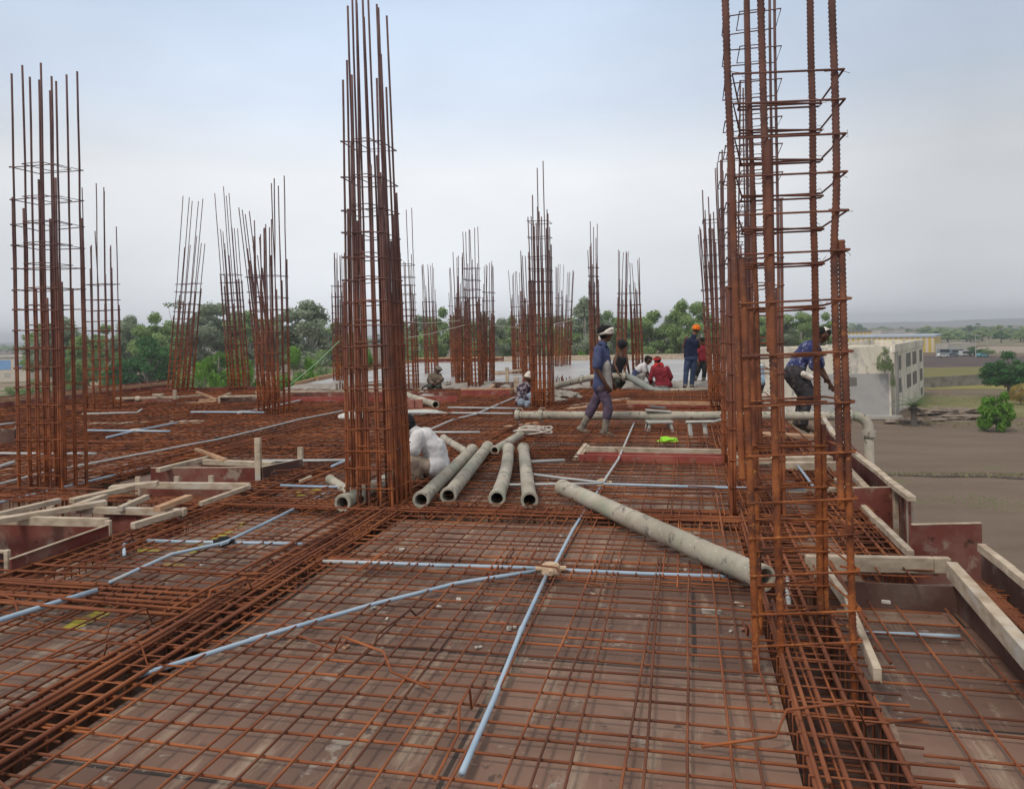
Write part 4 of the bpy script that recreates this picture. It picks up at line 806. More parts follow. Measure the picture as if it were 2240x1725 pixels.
def fuse(name, prims, m, parent, voxel=.009, smooth=3, fold=0.0, inflate=0.0):
    mb = MB()
    for p in prims: capsule(mb, p[0], p[1]+inflate, p[2], p[3]+inflate)
    o = mb.build(name, m); mo = o.modifiers.new('r', 'REMESH'); mo.mode = 'VOXEL'; mo.voxel_size = voxel; mo.use_smooth_shade = True
    sm = o.modifiers.new('s', 'SMOOTH'); sm.factor = .6; sm.iterations = smooth
    if fold: dp = o.modifiers.new('d', 'DISPLACE'); dp.texture = clouds; dp.texture_coords = 'GLOBAL'; dp.strength = fold; dp.mid_level = .5
    dg = dgs(); dg.update(); me = bpy.data.meshes.new_from_object(o.evaluated_get(dg)); me.name = name
    old = o.data; o.modifiers.clear(); o.data = me; bpy.data.meshes.remove(old)
    me.polygons.foreach_set('use_smooth', [True]*len(me.polygons)); o.parent = parent; me.transform(parent.matrix_basis.inverted()); return o
def cmat(name, c, c2=None, sc=9, rough=.9, second=None):
    c2 = c2 or tuple(min(1, x*1.35) for x in c); return mat(name, [tuple(x*.75 for x in c), c, c2], sc, rough=rough, coord='World', second=second, bump=.15, bscale=60)
skin = cmat('brown_skin', (.115, .055, .035), sc=5, rough=.6); hairm = cmat('black_hair', (.014, .012, .012), sc=20)
navy = cmat('navy_cotton', (.065, .078, .16), second=[(3, .6, .7, (.10, .11, .18))]); creamc = cmat('cream_cotton', (.36, .33, .30)); purple = cmat('dusty_purple_trousers', (.095, .068, .105), second=[(6, .55, .7, (.16, .13, .13))])
mud = cmat('muddy_rubber', (.24, .205, .165), second=[(8, .5, .6, (.13, .115, .10))]); scarf = cmat('white_scarf', (.68, .62, .55)); white = cmat('white_shirt', (.62, .60, .60), (.74, .72, .72)); beige = cmat('beige_trousers', (.30, .235, .18))
blackc = cmat('black_vest', (.022, .022, .026)); dgreen = cmat('dark_trousers', (.05, .055, .045)); maroon = cmat('maroon_shirt', (.22, .025, .035)); redc = cmat('red_scarf', (.48, .04, .035)); greyt = cmat('grey_trousers', (.30, .29, .27))
orange = cmat('orange_turban', (.78, .17, .02)); jeans = cmat('blue_jeans', (.05, .075, .14)); deepnavy = cmat('deep_navy_vest', (.018, .024, .055)); ltblue = cmat('light_blue_shirt', (.38, .55, .66)); dark = cmat('dark_striped_cloth', (.045, .04, .045), second=[(12, .55, .65, (.13, .10, .09))])
mott = cmat('mottled_navy_shirt', (.035, .042, .13), second=[(5, .50, .62, (.20, .22, .30)), (18, .60, .64, (.45, .46, .52))]); dust = cmat('dusty_brown_cloth', (.16, .12, .09), second=[(6, .5, .6, (.06, .05, .035))]); pal = cmat('pale_dusty_shirt', (.42, .38, .34)); check = cmat('checked_shirt', (.05, .04, .06), second=[(14, .5, .55, (.36, .30, .32))]); lj = cmat('pale_blue_jeans', (.26, .31, .38))
class Fig:
    def __init__(s, D, J, label, face, base=None, scale=1.0, group='people working on the deck'):
        s.D = D; s.J = {k: PD(v[0], v[1], D+(v[2] if len(v) > 2 else 0)) for k, v in J.items()}; s.k = scale
        b = s.J['pelvis'].copy(); b.z = min(v.z for v in s.J.values()) if base is None else base
        s.root = thing('person', b, label, 'person', group); s.f = (VIEWX*face[0]+VIEWY*face[1]+Vector((0, 0, face[2]))).normalized()
        s.side = (s.J['sh2']-s.J['sh1']).normalized()
    def torso(s, a=0.0, b=1.0, w=1.0, front=0.0):
        J, k = s.J, s.k; P0, P1, P2 = J['pelvis'], J.get('mid', (J['pelvis']+J['chest'])/2), J['chest']; sd = s.side; out = []
        chain = [(P0, .075, .098), (P1, .065, .088), (P2, .085, .092)]
        for i in range(2):
            if (i+1)/2 <= a+.01 or i/2 >= b-.01: continue
            for q in (-1, 0, 1):
                A = chain[i][0]+sd*chain[i][1]*q*k; B = chain[i+1][0]+sd*chain[i+1][1]*q*k; out.append((A, chain[i][2]*k*w, B, chain[i+1][2]*k*w))
        if b >= 1:
            for e in ('sh1', 'sh2'): out.append((P2+sd*(.05 if e == 'sh2' else -.05), .085*k, J[e], .052*k))
            out.append((P2, .085*k, J['neck'], .055*k))
        return out
    def limb(s, a, b, ra, rb, t0=0, t1=1):
        A, B = s.J[a], s.J[b]; return [(A.lerp(B, t0), (ra+(rb-ra)*t0)*s.k, A.lerp(B, t1), (ra+(rb-ra)*t1)*s.k)]
    def arm(s, e): return s.limb('sh'+e, 'el'+e, .050, .038)+s.limb('el'+e, 'ha'+e, .038, .026)
    def leg(s, e): return s.limb('hip'+e, 'kn'+e, .080, .056)+s.limb('kn'+e, 'an'+e, .054, .036)
    def hand(s, e):
        A, B = s.J['el'+e], s.J['ha'+e]; d = (B-A).normalized(); n = s.side if abs(d.dot(s.side)) < .8 else s.f; n = (n-d*n.dot(d)).normalized(); w = d.cross(n); k = s.k; out = [(B, .024*k, B+d*.02*k, .024*k)]
        for q in (-1, 1): out.append((B+w*.014*q*k, .018*k, B+d*.06*k+w*.022*q*k, .015*k))
        for i, l in enumerate((.055, .065, .062, .048)):
            r0 = B+d*.065*k+w*(-.027+.018*i)*k; m_ = r0+d*l*.55*k+n*.008*(1+i*.3)*k; out += [(r0, .0095*k, m_, .009*k), (m_, .009*k, m_+d*l*.4*k+n*.022*k, .0075*k)]
        th = B+d*.02*k-w*.028*k; out += [(th, .012*k, th+d*.03*k-w*.022*k+n*.008*k, .0105*k), (th+d*.03*k-w*.022*k+n*.008*k, .0105*k, th+d*.055*k-w*.024*k+n*.022*k, .009*k)]
        return out
    def head(s):
        H, f, k = s.J['head'], s.f, s.k; u = (H-s.J['neck']).normalized(); u = (u-f*u.dot(f)).normalized(); r = f.cross(u); s.u = u; s.r = r
        out = [(H-f*.02*k+u*.025*k, .086*k, H+f*.012*k+u*.022*k, .083*k), (H+f*.01*k, .074*k, H+f*.032*k-u*.075*k, .045*k), (H+f*.055*k-u*.088*k, .022*k, H+f*.058*k-u*.09*k, .02*k)]
        out += [(H+f*.086*k+u*.012*k, .012*k, H+f*.102*k-u*.022*k, .0145*k), (H+f*.078*k-u*.052*k+r*.014*k, .011*k, H+f*.078*k-u*.052*k-r*.014*k, .011*k), (H+f*.078*k+u*.036*k+r*.03*k, .013*k, H+f*.078*k+u*.036*k-r*.03*k, .013*k)]
        for q in (-1, 1): out.append((H+r*.085*q*k+u*.01*k-f*.008*k, .014*k, H+r*.086*q*k-u*.028*k-f*.004*k, .011*k)); out.append((H+r*.042*q*k+f*.058*k-u*.02*k, .022*k, H+r*.036*q*k+f*.06*k-u*.03*k, .02*k))
        out.append((s.J['chest'].lerp(s.J['neck'], .5), .06*k, s.J['neck'], .052*k)); out.append((s.J['neck'], .052*k, H-u*.05*k, .054*k)); return out
    def body(s, legs='12'):
        pr = s.head()+s.torso(w=.93)
        for e in '12':
            if 'el'+e in s.J: pr += s.arm(e)+s.hand(e)
            if 'kn'+e in s.J: pr += s.leg(e)+[(s.J['an'+e], .036*s.k, s.J['to'+e], .026*s.k)]
        o = fuse('body', pr, skin, s.root, voxel=.0075 if s.D < 13 else .010, smooth=2)
        for q in (-1, 1):
            mb = MB(); c = s.J['head']+s.f*.076*s.k+s.u*.014*s.k+s.r*.031*q*s.k; capsule(mb, c, .0115, c+s.f*.001, .0115, 8); mb.build('eye', cmat_eye, s.root, smooth=True)
    def hair(s, big=1.0, m=None, name='hair'):
        H, f, u, k = s.J['head'], s.f, s.u, s.k
        fuse(name, [(H-f*.035*k+u*.035*k, .088*k*big, H+f*.025*k+u*.062*k, .066*k*big), (H-f*.04*k, .076*k*big, H-f*.035*k-u*.03*k, .06*k*big)], m or hairm, s.root, voxel=.010, smooth=1, fold=.03)
    def wrap(s, m, name='headscarf', full=False, r0=.098, tail=None, th=.021, lift=.045):
        H, f, u, r, k = s.J['head'], s.f, s.u, s.r, s.k; pr = []
        n = 12
        for lay in range(3 if full else 2):
            for i in range(n):
                a, b = 2*math.pi*i/n, 2*math.pi*(i+1)/n; t = .02 if lay % 2 else -.015
                def q(a): return H+f*(math.cos(a)*r0*1.02)*k+r*(math.sin(a)*r0*.92)*k+u*(lift+lay*.022+.028*math.cos(a)+t*math.sin(a*2))*k
                pr.append((q(a), th*k, q(b), th*k))
        if full: pr.append((H-f*.02*k+u*.07*k, .09*k, H+f*.02*k+u*.08*k, .08*k))
        if tail: pr += [(H-f*.07*k+u*.02*k, .045*k, H-f*.08*k-u*.09*k, .03*k)]
        fuse(name, pr, m, s.root, voxel=.008, smooth=2, fold=.01)
    def wear(s, name, m, prims, infl=.014, fold=.014, vox=.010): return fuse(name, prims, m, s.root, voxel=vox, smooth=2, fold=fold, inflate=infl)
    def boots(s, m, hi=.75, name='boot'):
        for e in '12':
            if 'kn'+e not in s.J: continue
            K, A, T = s.J['kn'+e], s.J['an'+e], s.J['to'+e]; pr = [(A.lerp(K, hi), .062*s.k, A, .047*s.k), (A-(T-A)*.25-Vector((0, 0, .03)), .042*s.k, A.lerp(T, .45)-Vector((0, 0, .012)), .045*s.k), (A.lerp(T, .45), .045*s.k, T, .034*s.k)]
            fuse(name, pr, m, s.root, voxel=.010, smooth=2, fold=.010)
cmat_eye = cmat('eye_white', (.25, .22, .2))
# walking man
F = Fig(11.5, dict(head=(1325.3, 730), neck=(1318, 752), chest=(1317, 779), mid=(1317, 812), pelvis=(1317, 841), sh1=(1309, 765, -.17), sh2=(1322, 763, .17), el1=(1305, 806, -.24), ha1=(1327, 843, -.22), el2=(1330, 803, .24), ha2=(1340, 836, .22),
    hip1=(1317, 846, -.08), hip2=(1318, 846, .08), kn1=(1331, 892, -.09), an1=(1322, 945, -.09), to1=(1345, 957, -.10), kn2=(1298, 888, .10), an2=(1272, 937, .12), to2=(1292, 953, .12)),
    'walking man with a white headscarf, navy polo shirt and muddy knee boots', (1, .05, -.06), base=.06)
F.body(); F.hair(1.18); F.wrap(scarf, tail=True, r0=.098, th=.027, lift=.018)
F.wear('shirt', navy, F.torso()+F.limb('sh1', 'el1', .058, .052, 0, .85)+F.limb('sh2', 'el2', .058, .052, 0, .85)+[(F.J['pelvis']-Vector((0, 0, .02)), .13, F.J['pelvis']+Vector((0, 0, .05)), .12)])
F.wear('shirt_panel', creamc, [(F.J['pelvis']+VIEWX*.045+q*VIEWY*.07+Vector((0, 0, a)), .095, F.J['mid']+VIEWX*.02+q*VIEWY*.07+Vector((0, 0, b)), .09) for q in (-1, 0, 1) for a, b in ((-.03, .10),)], infl=.012)
F.wear('collar', deepnavy, [(F.J['neck']-VIEWX*.05+q*VIEWY*.05+Vector((0, 0, -.01)), .018, F.J['neck']+VIEWX*.055+q*VIEWY*.045-Vector((0, 0, .05)), .016) for q in (-1, 1)], infl=.006, fold=0)
F.wear('trousers', purple, F.leg('1')[:1]+F.leg('2')[:1]+F.limb('kn1', 'an1', .064, .054, 0, .35)+F.limb('kn2', 'an2', .064, .054, 0, .35)+[(F.J['hip1'], .095, F.J['hip2'], .095)], fold=.03)
F.boots(mud)
# seated man in white
F = Fig(8.3, dict(head=(889, 934), neck=(905, 943, 0), chest=(926, 959), mid=(951, 982), pelvis=(958, 1018), sh1=(914, 957, -.17), sh2=(922, 950, .17), el1=(903, 988, -.26), ha1=(878, 1000, -.12), el2=(900, 985, .25), ha2=(874, 1000, .15),
    hip1=(952, 1026, -.10), hip2=(956, 1026, .10), kn1=(900, 1008, -.26), an1=(915, 1043, -.22), to1=(892, 1047, -.24), kn2=(886, 1004, .2), an2=(900, 1042, .16), to2=(880, 1046, .16)),
    'man in a white shirt squatting with his head bowed behind the massive cage', (-.8, -.1, -.6), base=.05)
F.body(); F.hair(1.1); F.wear('shirt', white, F.torso(w=1.12)+F.limb('sh1', 'el1', .068, .062, 0, .8)+F.limb('sh2', 'el2', .06, .056, 0, .8)+[(F.J['pelvis']+Vector((0, 0, -.05)), .12, F.J['mid'], .115), (F.J['hip1']+Vector((0, 0, .03)), .125, F.J['hip2']+Vector((0, 0, .03)), .125)], fold=.026, infl=.018)
F.wear('trousers', beige, F.leg('1')+F.leg('2')+[(F.J['hip1'], .11, F.J['hip2'], .11)], fold=.03, infl=.02); F.boots(dust, .1, 'shoe')
# black vest man
F = Fig(20.2, dict(head=(1362, 755), neck=(1361, 771), chest=(1357, 786), mid=(1350, 804), pelvis=(1345, 822), sh1=(1350, 777, -.05), sh2=(1369, 779, .05), el1=(1344, 796, -.15), ha1=(1352, 814, -.25), el2=(1373, 800, 0), ha2=(1377, 820, .1),
    hip1=(1341, 826), hip2=(1350, 826), kn1=(1352, 834, -.25), an1=(1343, 855, -.1), to1=(1354, 858, -.1), kn2=(1364, 834, .1), an2=(1352, 852, .2), to2=(1362, 855, .2)),
    'man in a black vest with dark head cloth bending over the second pump line', (.75, .5, -.5), base=.12)
F.body(); F.hair(1.5, blackc, 'head_cloth'); F.wear('vest', blackc, F.torso(0, 1)[:6], fold=.01); F.wear('trousers', dgreen, F.leg('1')+F.leg('2')+[(F.J['hip1'], .1, F.J['hip2'], .1)], fold=.02); F.boots(mud, .3)
# white and navy man
F = Fig(21, dict(head=(1418, 788), neck=(1410, 797), chest=(1403, 803), mid=(1394, 811), pelvis=(1389, 824), sh1=(1407, 801, -.17), sh2=(1410, 798, .17), el1=(1412, 818, -.2), ha1=(1420, 830, -.1), el2=(1417, 815, .2), ha2=(1424, 828, .1),
    hip1=(1389, 828, -.1), hip2=(1389, 828, .1), kn1=(1407, 820, -.2), an1=(1398, 843, -.15), to1=(1408, 846, -.15), kn2=(1408, 820, .2), an2=(1399, 843, .2), to2=(1409, 846, .2)),
    'squatting man in a white shirt with a navy lower half, facing the man in red', (.9, 0, -.5), base=.1)
F.body(); F.hair(1.05); F.wear('shirt', white, F.torso(.5, 1)+F.limb('sh1', 'el1', .055, .05, 0, .6)+F.limb('sh2', 'el2', .055, .05, 0, .6)); F.wear('shirt_lower', navy, F.torso(0, .5), infl=.016); F.wear('trousers', creamc, F.leg('1')+F.leg('2')); F.boots(mud, .2, 'shoe')
# red shirt man
F = Fig(20.0, dict(head=(1438, 789, .05), neck=(1441, 800), chest=(1445, 813), mid=(1449, 827), pelvis=(1451, 841), sh1=(1429, 805, 0), sh2=(1459, 806, 0), el1=(1423, 829, .0), ha1=(1424, 840, .25), el2=(1468, 824, 0), ha2=(1462, 838, .3),
    hip1=(1444, 844), hip2=(1456, 844), kn1=(1424, 838, .25), an1=(1439, 859, .15), to1=(1434, 863, .3), kn2=(1466, 842, .35), an2=(1455, 859, .15), to2=(1452, 863, .3)),
    'squatting man seen from behind in a maroon shirt and bright red headscarf', (-.3, 1, -.25), base=.06)
F.body(); F.hair(.95); F.wrap(redc, r0=.10); F.wear('neck_scarf', redc, [(F.J['neck']-VIEWX*.09, .05, F.J['neck']+VIEWX*.09, .05), (F.J['neck']-VIEWX*.07+Vector((0, 0, .05)), .045, F.J['neck']+VIEWX*.07+Vector((0, 0, .05)), .045)], infl=.004)
F.wear('shirt', maroon, F.torso(w=1.2)+F.arm('1')+F.arm('2')+[(F.J['pelvis']-VIEWX*.08, .13, F.J['pelvis']+VIEWX*.08, .13)], fold=.025, infl=.02); F.wear('trousers', greyt, F.leg('1')+F.leg('2')+[(F.J['hip1'], .13, F.J['hip2'], .13)], infl=.018)
# orange turban man
F = Fig(20.0, dict(head=(1522, 722, .05), neck=(1517, 736), chest=(1513, 748), mid=(1511, 763), pelvis=(1511, 778), sh1=(1502, 740, 0), sh2=(1525, 742, 0), el1=(1496, 757, .05), ha1=(1506, 760, .28), el2=(1530, 758, .1), ha2=(1524, 762, .3),
    hip1=(1506, 782), hip2=(1517, 782), kn1=(1501, 812, .02), an1=(1499, 842, 0), to1=(1496, 847, .2), kn2=(1516, 812, .05), an2=(1513, 842, .1), to2=(1516, 847, .25)),
    'standing man seen from behind in an orange turban, dark vest and blue jeans', (.35, 1, -.25), base=.1)
F.body(); F.wrap(orange, 'turban', True, .097); F.wear('vest', deepnavy, F.torso(0, 1)[:6]+F.torso(0, 1)[-1:], fold=.01); F.wear('trousers', jeans, F.leg('1')+F.leg('2')+[(F.J['hip1'], .095, F.J['hip2'], .095)], fold=.02, infl=.02); F.boots(mud, .45)
# maroon and black man
F = Fig(21.3, dict(head=(1537, 747, -.02), neck=(1538, 756), chest=(1538, 764), mid=(1537, 773), pelvis=(1536, 786), sh1=(1529, 760), sh2=(1548, 760), el1=(1524, 776, -.1), ha1=(1527, 790, -.25), el2=(1552, 776, -.05), ha2=(1548, 790, -.3),
    hip1=(1531, 788), hip2=(1541, 788), kn1=(1527, 810, -.1), an1=(1519, 834, 0), to1=(1515, 838, -.1), kn2=(1541, 812, -.1), an2=(1538, 838, 0), to2=(1541, 842, -.15)),
    'man in a maroon shirt and black trousers bent beside the man in the orange turban', (-.1, -1, -.5), base=.1)
F.body(); F.hair(); F.wear('shirt', maroon, F.torso(w=1.1)+F.limb('sh1', 'el1', .055, .05, 0, .7)+F.limb('sh2', 'el2', .055, .05, 0, .7)); F.wear('trousers', blackc, F.leg('1')+F.leg('2')+[(F.J['hip1'], .1, F.J['hip2'], .1)]); F.boots(mud, .5)
# light blue man behind the cages
F = Fig(18.5, dict(head=(1653, 786, .05), neck=(1653, 797), chest=(1653, 806), mid=(1654, 818), pelvis=(1656, 832), sh1=(1642, 803), sh2=(1664, 803), el1=(1638, 822, .05), ha1=(1644, 838, .25), el2=(1668, 822, .05), ha2=(1664, 836, .25),
    hip1=(1651, 836), hip2=(1661, 836), kn1=(1644, 838, .35), an1=(1650, 860, .2), to1=(1648, 863, .35), kn2=(1668, 838, .35), an2=(1662, 860, .2), to2=(1664, 863, .35)),
    'man in a pale blue shirt squatting, glimpsed through the right hand row of cages', (0, 1, -.3), base=.06)
F.body(); F.hair(); F.wear('shirt', ltblue, F.torso(w=1.1)+F.limb('sh1', 'el1', .055, .05, 0, .8)+F.limb('sh2', 'el2', .055, .05, 0, .8)); F.wear('trousers', dark, F.leg('1')+F.leg('2'))
# bending man behind the near cage
F = Fig(11.8, dict(head=(1800, 733, -.05), neck=(1785, 749), chest=(1768, 765), mid=(1750, 786), pelvis=(1738, 812), sh1=(1776, 762, -.17), sh2=(1782, 757, .17), el1=(1781, 800, -.22), ha1=(1806, 828, -.12), el2=(1793, 796, .2), ha2=(1816, 840, .1),
    hip1=(1738, 818, -.1), hip2=(1740, 818, .1), kn1=(1766, 862, -.15), an1=(1758, 925, -.12), to1=(1784, 944, -.14), kn2=(1755, 866, .14), an2=(1745, 925, .15), to2=(1768, 942, .15)),
    'man in a mottled navy shirt bending forward behind the nearest cage', (.85, -.1, -.5), base=.05)
F.body(); F.hair(1.0); F.wear('cap', scarf, [(F.J['head']-F.f*.01+F.u*.07+VIEWX*.0, .07, F.J['head']+F.f*.02+F.u*.085, .05)], infl=.0, fold=.004)
F.wear('shirt', mott, F.torso(w=1.3)+F.limb('sh1', 'el1', .068, .06)+F.limb('sh2', 'el2', .065, .058), fold=.03, infl=.02); F.wear('trousers', dark, F.leg('1')+F.leg('2')+[(F.J['hip1'], .14, F.J['hip2'], .13), (F.J['hip1'], .14, F.J['kn1'], .10)], fold=.03, infl=.03)
F.wear('glove', scarf, [(PD(1758, 818, 11.5), .035, PD(1774, 826, 11.5), .03)], fold=.01); F.boots(dust, .1, 'shoe')
# distant ones
F = Fig(21.5, dict(head=(958, 809, 0), neck=(953, 817), chest=(951, 825), mid=(951, 833), pelvis=(951, 843), sh1=(942, 822), sh2=(961, 822), el1=(938, 832, -.1), ha1=(946, 838, -.3), el2=(967, 830, -.1), ha2=(958, 836, -.3),
    hip1=(946, 845), hip2=(956, 845), kn1=(940, 846, -.35), an1=(945, 858, -.2), to1=(943, 860, -.3), kn2=(960, 847, -.35), an2=(956, 858, -.2), to2=(957, 860, -.3)),
    'dusty brown clad worker squatting at the left end of the wet slab', (.2, -1, -.4), base=.1)
F.body(); F.wrap(rubble, 'turban'); F.wear('shirt', dust, F.torso(w=1.05)+F.arm('1')+F.arm('2'), infl=.025, fold=.03); F.wear('trousers', dgreen, F.leg('1')+F.leg('2'), infl=.03)
F = Fig(30.5, dict(head=(1146, 781, 0), neck=(1142, 785), chest=(1139, 790), mid=(1137, 796), pelvis=(1135, 803), sh1=(1134, 788), sh2=(1147, 788), el1=(1133, 796, -.1), ha1=(1139, 803, -.3), el2=(1149, 795, -.1), ha2=(1146, 802, -.3),
    hip1=(1132, 804), hip2=(1139, 804), kn1=(1134, 804, -.3), an1=(1133, 814, -.1), to1=(1132, 815, -.2), kn2=(1142, 804, -.3), an2=(1141, 814, -.1), to2=(1142, 815, -.2)),
    'small pale clad worker stooping by the stacked boards at the back of the slab', (.3, -1, -.3), base=.1)
F.body(); F.hair(); F.wear('shirt', pal, F.torso(w=1.2)+F.arm('1')+F.arm('2'), infl=.025, fold=.02); F.wear('trousers', pal, F.leg('1')+F.leg('2'), infl=.03)
F = Fig(15.9, dict(head=(1157, 828, 0), neck=(1153, 839), chest=(1149, 848), mid=(1147, 861), pelvis=(1146, 876), sh1=(1140, 846, -.1), sh2=(1160, 844, .1), el1=(1143, 866, -.15), ha1=(1156, 873, -.2), el2=(1165, 860, .1), ha2=(1170, 870, .0),
    hip1=(1143, 878, -.08), hip2=(1149, 878, .08), kn1=(1164, 864, -.15), an1=(1153, 888, -.2), to1=(1163, 892, -.2), kn2=(1168, 868, .15), an2=(1158, 890, .1), to2=(1168, 894, .1)),
    'squatting man in a dark checked shirt and pale jeans beside a tall cage', (.9, .1, -.4), base=.08)
F.body(); F.wrap(scarf, 'cap', True); F.wear('shirt', check, F.torso(w=1.2)+F.arm('1')+F.arm('2')); F.wear('trousers', lj, F.leg('1')+F.leg('2')+[(F.J['hip1'], .11, F.J['hip2'], .11)], infl=.02); F.boots(mud, .2, 'shoe')
# hose held by the dusty worker
mb = MB(); mb.tube([PD(948, 841, 21.2), PD(935, 842, 21.2), PD(925, 848, 21.3), PD(917, 858, 21.3), PD(912, 868, 21.2)], .022, 8); single(mb, 'hose', black, 'black hose curving down from the hands of the dusty worker', 'hose', smooth=True)
q = PD(951, 862, 21.2); mb = MB(); M = Matrix.Translation(q) @ Matrix.Rotation(YAW, 4, 'Z'); mb.box((-.2, -.15, -.02), (.2, .15, .10), M); mb.box((-.22, -.17, .08), (.22, .17, .12), M); single(mb, 'crate', rubble, 'low mortar covered crate under the dusty worker', 'crate', bevel=.01)
#BACK
# ------------------------------------------------------------------ trees
def fol(name, a, b, c, tr=.4): return mat(name, [a, b, c], .55, detail=5, rough=.75, trans=tr, spec=.2)
F_EUC = fol('eucalyptus_leaves', (.20, .245, .16), (.31, .37, .25), (.42, .48, .35)); F_MID = fol('mid_green_leaves', (.17, .26, .10), (.28, .39, .15), (.38, .50, .22)); F_DARK = fol('dark_mango_leaves', (.035, .11, .04), (.065, .18, .055), (.12, .27, .085))
F_BRI = fol('bright_green_leaves', (.07, .16, .025), (.15, .31, .04), (.25, .44, .07)); F_ORA = fol('yellow_orange_leaves', (.20, .26, .04), (.38, .28, .06), (.50, .24, .07)); F_DRY = fol('dry_palm_fronds', (.16, .12, .08), (.24, .18, .13), (.30, .24, .18)); F_PALE = fol('pale_vine_leaves', (.16, .21, .09), (.24, .31, .14), (.33, .40, .2))
BARK = mat('grey_bark', [(.13, .11, .09), (.24, .21, .18)], 3); BARKW = mat('pale_bark', [(.30, .27, .23), (.45, .41, .36)], 2)
rng = np.random.default_rng(3)
def crown_mesh(name, clumps, n, leaf, m, shell=.38, droop=.0):
    cs = np.array([c[:3] for c in clumps]); rs = np.array([c[3:] for c in clumps]); vol = rs.prod(axis=1)**(2/3); pick = rng.choice(len(clumps), n, p=vol/vol.sum())
    d = rng.normal(size=(n, 3)); d /= np.linalg.norm(d, axis=1)[:, None]; rad = shell+(1-shell)*rng.random(n)**.6; rad *= 1+.25*rng.normal(size=n)*.5
    c = cs[pick]+d*rs[pick]*rad[:, None]
    nn = d+rng.normal(size=(n, 3))*.7; nn /= np.linalg.norm(nn, axis=1)[:, None]; t = np.cross(nn, rng.normal(size=(n, 3))); t /= np.linalg.norm(t, axis=1)[:, None]; b = np.cross(nn, t); s = (leaf*(.6+.8*rng.random(n)))[:, None]
    v = np.stack([c-t*s*.5, c+b*s*.32, c+t*s*.5, c-b*s*.32], axis=1).reshape(-1, 3); me = bpy.data.meshes.new(name)
    me.vertices.add(4*n); me.vertices.foreach_set('co', v.ravel()); me.loops.add(4*n); me.loops.foreach_set('vertex_index', np.arange(4*n, dtype=np.int32)); me.polygons.add(n); me.polygons.foreach_set('loop_start', np.arange(n, dtype=np.int32)*4); me.polygons.foreach_set('loop_total', np.full(n, 4, dtype=np.int32)); me.materials.append(m); me.update(); me.validate(); return me
def make_tree(kind, seed, m, n=5000, leaf=.34):
    """unit tree of height 10 m -> (trunk mesh, crown mesh)"""
    r = random.Random(seed); cl = []; limbs = []
    if kind == 'euc':
        for i in range(r.randint(17, 24)):
            z = r.uniform(3.6, 9.1); w_ = 2.6*math.sin(math.pi*min(1, (z-2.2)/8.2))**.8; a = r.uniform(0, 6.28); q = r.uniform(.25, 1)*w_; s = r.uniform(.45, 1.15); cl.append((q*math.cos(a), q*math.sin(a), z, s, s, s*.75))
        cl.append((0, 0, 9.2, .7, .7, .7)); th = 3.0; tw = .16
    elif kind == 'dome':
        for i in range(40):
            a = r.uniform(0, 6.28); q = math.sqrt(r.random())*3.6; z = 3.0+r.random()*5.8*(1-(q/4.4)**2); s = r.uniform(.55, 1.35); cl.append((q*math.cos(a), q*math.sin(a), z, s, s, s*.8))
        cl.append((0, 0, 8.7, 1.2, 1.2, 1.0)); th = 2.4; tw = .38
    elif kind == 'bush':
        for i in range(40):
            a = r.uniform(0, 6.28); q = math.sqrt(r.random())*4.0; z = 1.2+r.random()*7.4*(1-(q/5)**2); s = r.uniform(.55, 1.4); cl.append((q*math.cos(a), q*math.sin(a), z, s, s, s*.85))
        th = .8; tw = .3
    elif kind == 'tall':
        for i in range(r.randint(9, 12)):
            z = r.uniform(4.2, 9.3); a = r.uniform(0, 6.28); q = r.uniform(.1, 1.1); s = r.uniform(.5, .85); cl.append((q*math.cos(a), q*math.sin(a), z, s, s, s*.9))
        th = 3.5; tw = .10
    elif kind == 'bare':
        for i in range(12):
            z = r.uniform(4.0, 9.6); a = r.uniform(0, 6.28); q = r.uniform(.2, 1.9); s = r.uniform(.35, .7); cl.append((q*math.cos(a), q*math.sin(a), z, s, s, s*.7))
        th = 3.2; tw = .12
    mb = MB(); lean = r.uniform(-.3, .3); mb.tube([(0, 0, 0), (lean*.3, .1, th*.5), (lean*.5, 0, th), (lean*.3, 0, 7.5)], tw*1.3, 7, r2=tw*.3)
    for c in cl[:14]:
        zs = min(th, c[2]*.6)+r.uniform(0, 1.2); zs = min(zs, c[2]*.85); mb.tube([(lean*.45, 0, zs), (c[0]*.5+lean*.2, c[1]*.5, zs+(c[2]-zs)*.6), (c[0], c[1], c[2])], tw*.5, 5, r2=tw*.12)
    me = bpy.data.meshes.new('trunk'); me.from_pydata(mb.v, [], mb.f); me.materials.append(BARKW if kind in ('euc', 'tall', 'bare') else BARK); me.polygons.foreach_set('use_smooth', [True]*len(mb.f))
    zmax = max(c[2]+c[5]*.9 for c in cl); cm = crown_mesh('crown', cl, n, leaf, m); sc_ = 10/zmax
    for q in (me, cm): q.transform(Matrix.Scale(sc_, 4))
    wid = 2*max(math.hypot(c[0], c[1])*.85+c[3]*.8 for c in cl)*sc_
    return me, cm, wid
PROTO = {}
def proto(key, kind, m, n, leaf, k=3): PROTO[key] = [make_tree(kind, 100*k_+hash_(key), m, n, leaf) for k_ in range(k)]
def hash_(s_): return sum(ord(c)*(i+1) for i, c in enumerate(s_))
proto('euc', 'euc', F_EUC, 11000, .25, 4); proto('eucg', 'euc', F_MID, 11000, .25, 4); proto('mango', 'dome', F_DARK, 9000, .34, 2); proto('bri', 'bush', F_BRI, 8000, .36, 3); proto('ora', 'bush', F_ORA, 4000, .34, 1); proto('mid', 'dome', F_MID, 7000, .32, 3); proto('tall', 'tall', F_EUC, 2600, .24, 2); proto('bare', 'bare', F_EUC, 700, .22, 1)
